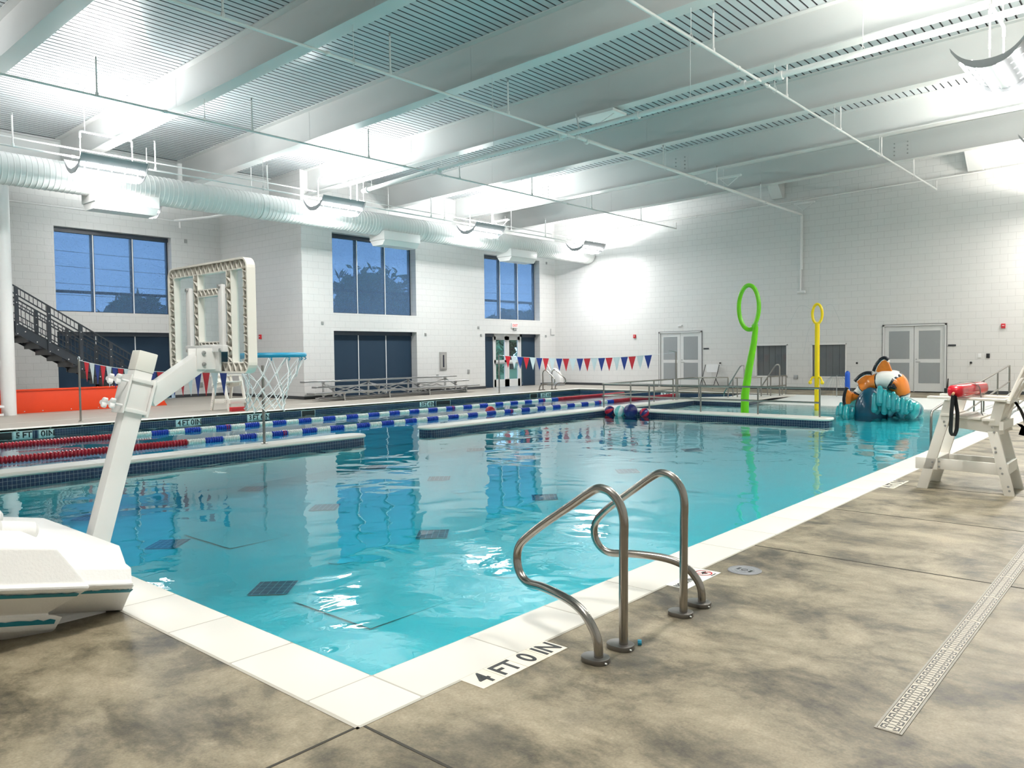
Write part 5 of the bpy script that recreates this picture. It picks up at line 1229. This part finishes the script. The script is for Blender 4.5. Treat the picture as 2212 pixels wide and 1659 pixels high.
# wave rock: hemisphere lumps remeshed into one skin
def metamesh(elems, res, name, mat, par, smooth=2):
    mb = bpy.data.metaballs.new('mb'); mb.resolution = res; mb.render_resolution = res; mb.threshold = .6
    ob = bpy.data.objects.new('mb', mb); COL.objects.link(ob)
    for (c, r_, sc) in elems:
        el = mb.elements.new(type='ELLIPSOID'); el.co = c; el.radius = r_*1.5; el.size_x, el.size_y, el.size_z = sc
    bpy.context.view_layer.update()
    me = bpy.data.meshes.new_from_object(ob.evaluated_get(bpy.context.evaluated_depsgraph_get()))
    bpy.data.objects.remove(ob); bpy.data.metaballs.remove(mb)
    off = Vector(); p = par
    while p is not None: off += p.location; p = p.parent
    me.transform(Matrix.Translation(-off)); me.materials.clear(); me.materials.append(mat)
    for q in me.polygons: q.use_smooth = True
    o = bpy.data.objects.new(name, me); COL.objects.link(o); o.parent = par
    return o
el = []
def lump(x, y, z, rx, ry, rz): el.append(((x, y, z), 1.0, (rx, ry, rz)))
# big shell arch (slide tunnel) and the curling drips to the right
lump(19.35, 5.50, .02, .50, .42, .46); lump(19.4, 5.62, -.05, .5, .5, .4); lump(19.2, 5.95, -.08, .35, .28, .25); lump(18.95, 6.02, -.10, .2, .16, .22)
lump(19.2, 5.14, .20, .45, .26, .30); lump(19.2, 4.85, .05, .42, .28, .32); lump(19.3, 4.62, -.02, .3, .18, .22)
for (y, z, s_) in ((5.30, .12, .14), (5.16, .22, .13), (5.02, .08, .12), (4.90, .20, .12), (4.78, .06, .11), (4.66, .14, .10), (4.56, .04, .10), (4.49, .10, .08)):
    lump(18.80, y, z, .13, .085, .20*s_/.12); lump(18.78, y+.01, z-.10, .11, .075, .13)
for (y, z) in ((6.10, -.06), (5.98, -.10), (5.86, -.06)): lump(18.82, y, z, .10, .07, .14)
metamesh(el, .045, 'wave_rock', ROCK, sl_)
DTEAL = M('deep_teal_gelcoat', (.003, .055, .10), .15, var=.3, scale=3); MTEAL = M('mid_teal_gelcoat', (.008, .26, .30), .12, var=.35, scale=5)
m = MB(); m.sphere((18.98, 5.50, -.12), 1, 28, (.30, .37, .64)); part(m.build('tunnel_shell', DTEAL, sl_), 'smooth dark teal tunnel shell')
for (y, zt, zb, r_) in ((5.33, .34, -.02, .075), (5.22, .50, .14, .085), (5.12, .42, -.06, .07), (5.02, .34, .06, .075), (4.93, .38, .0, .065), (4.83, .24, .02, .07), (4.74, .26, -.05, .055), (4.66, .16, -.04, .06), (4.58, .20, .02, .055), (6.10, .10, -.14, .06), (5.98, .04, -.16, .085), (6.17, .02, -.15, .05)):
    m = MB(); xx = 18.66 if y < 5.4 else 18.74; L = zt-zb
    m.tube([(xx+.12, y+.03, zt+.03), (xx+.04, y+.01, zt-.02), (xx, y, zt-L*.4), (xx-.01, y-.005, zb+.04), (xx+.01, y, zb)], r_, 12, rs=[r_*.6, r_*.85, r_*.8, r_, r_*.55]); m.sphere((xx, y, zb+.03), r_*.95, 12, (1, 1, .9)); part(m.build('wave_curl', MTEAL, sl_), 'dripping teal wave curl')
def mat_fish():
    m, n, b, o = newmat('clownfish_gelcoat')
    g = N(n, 'ShaderNodeNewGeometry'); s = N(n, 'ShaderNodeSeparateXYZ'); n.links.new(g.outputs['Position'], s.inputs[0])
    no = N(n, 'ShaderNodeTexNoise'); no.inputs['Scale'].default_value = 4; n.links.new(g.outputs['Position'], no.inputs['Vector'])
    # stripes run along the arched body: coordinate t = angle round the arch centre
    dy = N(n, 'ShaderNodeMath', operation='SUBTRACT'); n.links.new(s.outputs['Y'], dy.inputs[0]); dy.inputs[1].default_value = 5.38
    dz = N(n, 'ShaderNodeMath', operation='SUBTRACT'); n.links.new(s.outputs['Z'], dz.inputs[0]); dz.inputs[1].default_value = .12
    at = N(n, 'ShaderNodeMath', operation='ARCTAN2'); n.links.new(dz.outputs[0], at.inputs[0]); n.links.new(dy.outputs[0], at.inputs[1])
    ad = N(n, 'ShaderNodeMath', operation='MULTIPLY_ADD'); n.links.new(no.outputs['Fac'], ad.inputs[0]); ad.inputs[1].default_value = .22; n.links.new(at.outputs[0], ad.inputs[2])
    mr = N(n, 'ShaderNodeMapRange'); n.links.new(ad.outputs[0], mr.inputs[0]); mr.inputs[1].default_value = -.4; mr.inputs[2].default_value = pi+.3
    cr = N(n, 'ShaderNodeValToRGB'); n.links.new(mr.outputs[0], cr.inputs[0]); cr.color_ramp.interpolation = 'CONSTANT'
    el_ = cr.color_ramp.elements; O = (.72, .20, .015, 1); Wt = (.82, .82, .80, 1); K = (.012, .012, .02, 1)
    el_[0].position = 0; el_[0].color = O; el_[1].position = .245; el_[1].color = K
    for p_, c_ in ((.26, Wt), (.315, K), (.33, O), (.515, K), (.53, Wt), (.68, K), (.70, O), (.84, K), (.855, Wt), (.91, K), (.93, O)):
        q = el_.new(p_); q.color = c_
    n.links.new(cr.outputs[0], b.inputs['Base Color']); b.inputs['Roughness'].default_value = .16; b.inputs['Coat Weight'].default_value = .5; return m
FISH = mat_fish()
el = []
for (y, z, rx, ry, rz) in ((6.02, .18, .20, .10, .12), (5.90, .30, .24, .14, .15), (5.74, .46, .28, .18, .19), (5.52, .60, .32, .20, .22), (5.28, .70, .36, .24, .25), (5.05, .66, .36, .22, .28), (4.90, .50, .32, .16, .26), (4.86, .36, .26, .12, .20)):
    lump(19.25, y, z, rx, ry, rz)
metamesh(el, .04, 'fish_body', FISH, sl_)
FO = M('orange_fin_gelcoat', (.60, .17, .02), .2, var=.3, scale=8); FK = M('black_fin_edge', (.012, .012, .018), .15); FW = M('white_fin_band', (.82, .82, .80), .2)
def fin(lab, pts, edge, thick=.09, x=19.15):
    """pts: base outline; edge: outer rim points (y, z), drawn as orange web, white band and black rim"""
    m = MB(); m.prism(pts+edge[::-1], 'x', x-thick/2, x+thick/2); f = m.build('fin', FO, sl_, bevel=.02); part(f, lab)
    m = MB(); m.tube(smooth_path([(x, a, b) for a, b in edge], .06), .042, 10); part(m.build('fin_band', FW, f), 'white fin band')
    ctr = Vector((0, sum(p[0] for p in pts)/len(pts), sum(p[1] for p in pts)/len(pts)))
    out = []
    for a, b in edge:
        v = Vector((0, a, b))-ctr; v.normalize(); out.append((x-.012, a+v.y*.045, b+v.z*.045))
    m = MB(); m.tube(smooth_path(out, .06), .046, 10); part(m.build('fin_rim', FK, f), 'black fin rim')
fin('large orange back fin', [(5.08, .86), (5.30, .84)], [(5.17, 1.10), (5.24, 1.16), (5.32, 1.12), (5.40, 1.0), (5.44, .88)])
fin('lower orange side fin', [(5.50, .72), (5.78, .50)], [(5.55, .80), (5.66, .80), (5.76, .74), (5.86, .64)])
fin('tail fin of the fish', [(5.92, .36), (5.96, .10)], [(6.02, .46), (6.05, .34), (6.06, .20), (6.04, .06)], .12, 19.0)
m = MB(); m.tube([(18.95, 5.10, .52), (18.90, 5.0, .56), (18.92, 4.95, .50)], .06, 12, rs=[.03, .065, .03]); part(m.build('side_fin', FK, sl_), 'small black side fin')

# ================================================================== POOL LIFT
e = thing('pool_lift', (26.2, 20.3, 0), 'white pool lift with a curved cover standing behind the far ladder rails', 'pool lift')
m = MB(); m.prism([(20.0, .10), (20.45, .08), (20.62, .35), (20.58, .62), (20.40, .75), (20.2, .62), (20.02, .35)], 'x', 26.1, 26.35); m.build('cover', HULL, e, bevel=.03)
m = MB(); m.box((26.05, 20.0, 0), (26.4, 20.7, .1)); m.build('base', GREYM, e)
m = MB(); m.tube([(26.2, 20.6, .6), (26.2, 20.75, .85), (26.2, 20.85, .95)], .04, 10); m.sphere((26.2, 20.87, .98), .07, 12); m.build('lift_arm', HULL, e)

# ================================================================== DECK DETAILS
def deck_tile(x0, lab, txts, w=.585, sz=.125):
    e = thing('depth_marker', (x0+w/2, 2.26, 0), lab, 'deck marker', 'marker tiles set in the right hand deck')
    m = MB(); n = 4; tw = w/n
    for k in range(n): m.box((x0+k*tw+.0015, 2.188, -.004), (x0+(k+1)*tw-.0015, 2.328, .003))
    m.build('tile', TILEW, e)
    for c, t, s_ in txts: text_part('lettering', t, s_, BLK, e, (x0+w*c, 2.257, .0035), (1, 0, 0), (0, 1, 0), .0012, bold=.003, sx=.85)
    return e
deck_tile(2.31, 'cream deck tile reading 4 FT 0 IN beside the nearer grab rail', [(.13, '4', .15), (.38, 'FT', .15), (.63, '0', .15), (.875, 'IN', .15)])
deck_tile(8.32, 'cream deck tile reading 4 FT 0 IN in front of the lifeguard chair', [(.13, '4', .15), (.38, 'FT', .15), (.63, '0', .15), (.875, 'IN', .15)])
e = thing('no_diving_marker', (4.27, 2.26, 0), 'white NO DIVING tile with red circle beside the farther grab rail', 'deck marker', 'marker tiles set in the right hand deck')
m = MB(); m.box((4.06, 2.19, -.004), (4.505, 2.333, .003)); m.build('tile', TILEW2, e)
text_part('lettering', 'NO DIVING', .062, BLK, e, (4.195, 2.262, .0035), (1, 0, 0), (0, 1, 0), .0012, bold=.0012, sx=.78)
me = None
m = MB(); n = 28
for (R1, R0) in ((.056, .047),):
    for k in range(n):
        a, b = 2*pi*k/n, 2*pi*(k+1)/n; cx_, cy__ = 4.425, 2.272
        m.add([(cx_+R1*cos(a), cy__+R1*sin(a), .0042), (cx_+R1*cos(b), cy__+R1*sin(b), .0042), (cx_+R0*cos(b), cy__+R0*sin(b), .0042), (cx_+R0*cos(a), cy__+R0*sin(a), .0042)], [[0, 1, 2, 3]])
m.bar((4.39, 2.305, .0040), (4.46, 2.239, .0040), .008, .001); part(m.build('ban_circle', RED, e), 'red ban circle')
m = MB(); m.tube([(4.40, 2.262, .004), (4.425, 2.282, .004), (4.45, 2.268, .004)], .004, 6); m.tube([(4.425, 2.282, .004), (4.415, 2.256, .004), (4.432, 2.25, .004)], .004, 6); part(m.build('diver_symbol', BLK, e), 'black diver figure')
text_part('lettering', 'NO DIVING', .013, BLK, e, (4.43, 2.205, .0035), (1, 0, 0), (0, 1, 0), .001, sx=.9)
# skimmer lid
def lid(x, y, r, lab):
    e = thing('skimmer_cover', (x, y, 0), lab, 'deck cover', 'round covers in the deck')
    LG = M('grey_skimmer_lid', (.24, .25, .27), .35)
    m = MB(); m.lathe([(.001, .004), (r*.93, .004), (r*.95, .0015), (r*.97, .005), (r, .003), (r, -.002)], (x, y, 0), 40); m.build('cover', LG, e)
    for q in (.35, .6, .8): m = MB(); m.lathe([(r*q-.002, .004), (r*q, .0055), (r*q+.002, .004)], (x, y, 0), 40); m.build('ridge', LG, e)
    for s_ in (-1, 1): m = MB(); m.box((x-.022+s_*.03*.3, y+s_*.042-.008, .004), (x+.022+s_*.03*.3, y+s_*.042+.008, .0052)); m.build('finger_slot', BLK, e)
    m = MB(); m.lathe([(.016, .0045), (.019, .0055), (.022, .0045)], (x, y, 0), 20); m.build('lock_ring', BLK, e)
lid(4.65, 2.10, .105, 'round grey skimmer cover in the deck behind the grab rails')
# trench drain
e = thing('trench_drain', (3.0, .80, 0), 'long cream slotted trench drain grate running along the right deck', 'drain')
GR = M('cream_grate', (.50, .465, .39), .5)
m = MB(); m.box((3.0, .753, -.003), (12.0, .762, .003)); m.box((3.0, .840, -.003), (12.0, .849, .003)); m.box((2.994, .753, -.003), (3.0, .849, .003)); m.build('frame', M('drain_frame', (.33, .31, .27), .6), e)
x = 3.0
while x < 11.9:
    m = MB(); m.box((x+.002, .764, -.002), (x+.498, .838, .0035)); m.build('grate_section', GR, e)
    x += .5
x = 3.0; sect = []
while x < 11.9:
    m = MB()
    for k in range(9):
        a = x+.028+k*.0535
        if k == 4 and int(x*2) % 2 == 0: pass
        z0_, z1_ = .0036, .0044
        m.box((a-.016, .768, z0_), (a+.016, .774, z1_)); m.box((a-.016, .828, z0_), (a+.016, .834, z1_))
        for sx_ in (-1, 1):
            m.box((a+sx_*.016-.003, .774, z0_), (a+sx_*.016+.003, .789, z1_)); m.box((a+sx_*.016-.003, .813, z0_), (a+sx_*.016+.003, .828, z1_))
        m.box((a-.005, .782, z0_), (a+.005, .790, z1_)); m.box((a-.005, .812, z0_), (a+.005, .820, z1_)); m.box((a-.0025, .792, z0_), (a+.0025, .810, z1_)); m.box((a+.0245, .785, z0_), (a+.0275, .817, z1_))
    part(m.build('drain_slots', BLK, e), 'dark drain slots'); x += .5

# ================================================================== THINGS ON THE WALLS
def wbox(name, lab, cat, b0, b1, mat, grp=None, face=None):
    m = MB(); m.box(b0, b1); e = thing(name, tuple((Vector(b0)+Vector(b1))/2), lab, cat, grp); m.build('housing', mat, e, bevel=.004)
    if face: m = MB(); m.box(*face[0:2]); m.build(face[3], face[2], e)
    return e
X = XF
for (y, z, lab) in ((17.0, 2.03, 'red fire alarm on the back wall, left of the doors by the chair'), (4.15, 2.05, 'red fire alarm on the back wall at the far right')):
    wbox('fire_alarm', lab, 'fire alarm', (X-.05, y-.055, z-.07), (X, y+.055, z+.07), RED, 'fire alarms', ((X-.055, y-.03, z), (X-.049, y+.03, z+.02), WPAINT, 'strobe'))
wbox('fire_alarm', 'red fire alarm on the jog wall, seen right of the backboard', 'fire alarm', (XJ-.05, 23.52, 1.97), (XJ, 23.63, 2.12), RED, 'fire alarms', ((XJ-.055, 23.55, 2.04), (XJ-.049, 23.60, 2.06), WPAINT, 'strobe'))
wbox('light_switch_plate', 'white plate on the back wall right of the clownfish doors', 'wall plate', (X-.02, 4.72, 1.10), (X, 4.80, 1.23), WPLAS)
wbox('card_reader', 'black card reader on the back wall right of the white plate', 'card reader', (X-.03, 4.49, 1.09), (X, 4.58, 1.23), BLK)
wbox('room_sign', 'small dark room sign right of the clownfish doors', 'sign', (X-.015, 5.40, 1.46), (X, 5.62, 1.52), BASEB, 'room signs by the doors')
wbox('room_sign', 'small dark room sign left of the green loop, beside the doors', 'sign', (X-.015, 13.72, 1.46), (X, 13.94, 1.52), BASEB, 'room signs by the doors')
wbox('emergency_light', 'small white light above the doors left of the folding chair', 'emergency light', (X-.04, 14.85, 2.37), (X, 15.02, 2.43), WPLAS)
wbox('outlet_box', 'grey outlet box on the back wall between the observation windows', 'outlet', (X-.03, 10.32, .38), (X, 10.46, .52), GREYM, 'outlet boxes')
for (y, z, lab) in ((8.32, .94, 'small dark hose bib on the back wall beside the slide'), (13.24, .94, 'small dark hose bib above the folding chair'), (4.98, .95, 'small dark hose bib near the card reader')):
    e = thing('hose_bib', (X, y, z), lab, 'tap', 'hose bibs on the back wall'); m = MB(); m.cyl((X, y, z), (X-.05, y, z), .015, 8); m.build('spout', GREYM, e); m = MB(); m.lathe([(.001, -.005), (.035, -.004), (.035, .004), (.001, .005)], (X-.05, y, z), 10, 'x'); m.build('hand_wheel', BLK, e)
# left wall
Y = YL
e = thing('fire_extinguisher_cabinet', (20.3, Y, .8), 'grey recessed fire extinguisher cabinet on the wall right of the bleachers', 'cabinet')
m = MB(); m.box((20.12, Y-.03, .79), (20.47, Y, 1.47)); m.build('cabinet_frame', M('cabinet_grey', (.30, .29, .28), .4), e, bevel=.005)
m = MB(); m.box((20.17, Y-.036, .85), (20.42, Y-.029, 1.41)); m.build('cabinet_door', M('cabinet_door_grey', (.36, .35, .33), .4), e)
m = MB(); m.box((20.26, Y-.040, .90), (20.33, Y-.036, 1.36)); m.build('cabinet_window', M('dark_slot_glass', (.03, .03, .05), .1), e)
wbox('outlet_box', 'grey outlet box on the window wall left of the exit doors', 'outlet', (21.6, Y-.02, .62), (21.72, Y, .78), GREYM, 'outlet boxes')
wbox('outlet_box', 'small outlet box on the window wall above the bleacher end', 'outlet', (19.95, Y-.02, .52), (20.05, Y, .64), GREYM, 'outlet boxes')
wbox('outlet_box', 'small outlet box on the stair bay wall below the hoop', 'outlet', (13.2, YREC-.03, .33), (13.4, YREC, .50), GREYM, 'outlet boxes')
for (x, z, lab) in ((14.93, 2.44, 'left of the lower window behind the bleachers'), (19.42, 2.12, 'right of the lower window behind the bleachers'), (22.25, 2.42, 'left of the exit sign, upper one'), (22.4, 2.12, 'left of the exit sign, lower one'), (26.6, 5.3, 'beside the top window near the duct end'), (26.5, 2.12, 'right of the exit doors')):
    wbox('wall_sensor', 'small grey sensor on the window wall '+lab, 'sensor', (x-.04, Y-.03, z-.05), (x+.04, Y, z+.05), GREYM, 'small grey wall sensors')
wbox('wall_sensor', 'small grey sensor beside the upper window over the stairs', 'sensor', (12.88, YREC-.03, 5.32), (12.97, YREC, 5.44), GREYM, 'small grey wall sensors')
e = thing('exit_sign', (24.4, Y, 2.5), 'white EXIT sign with red letters above the glass exit doors', 'exit sign')
m = MB(); m.box((24.22, Y-.06, 2.44), (24.60, Y, 2.64)); m.build('sign_body', WPLAS, e, bevel=.006)
text_part('lettering', 'EXIT', .16, EXITR, e, (24.41, Y-.064, 2.54), (1, 0, 0), (0, 0, 1), .003, bold=.002)
m = MB(); m.box((24.34, Y-.05, 2.37), (24.48, Y, 2.44)); m.lathe([(.001, -.03), (.03, -.02), (.035, 0)], (24.38, Y-.05, 2.35), 10, 'y'); m.lathe([(.001, -.03), (.03, -.02), (.035, 0)], (24.46, Y-.05, 2.35), 10, 'y'); m.build('emergency_lamp', GREYM, e)
m = MB(); m.tube([(26.85, Y-.02, 2.45), (26.85, Y-.02, 2.18), (27.1, Y-.02, 2.18)], .012, 6); tag(m.build('conduit_elbow', GREYM), 'small L shaped grey conduit on the wall near the back corner', 'conduit')
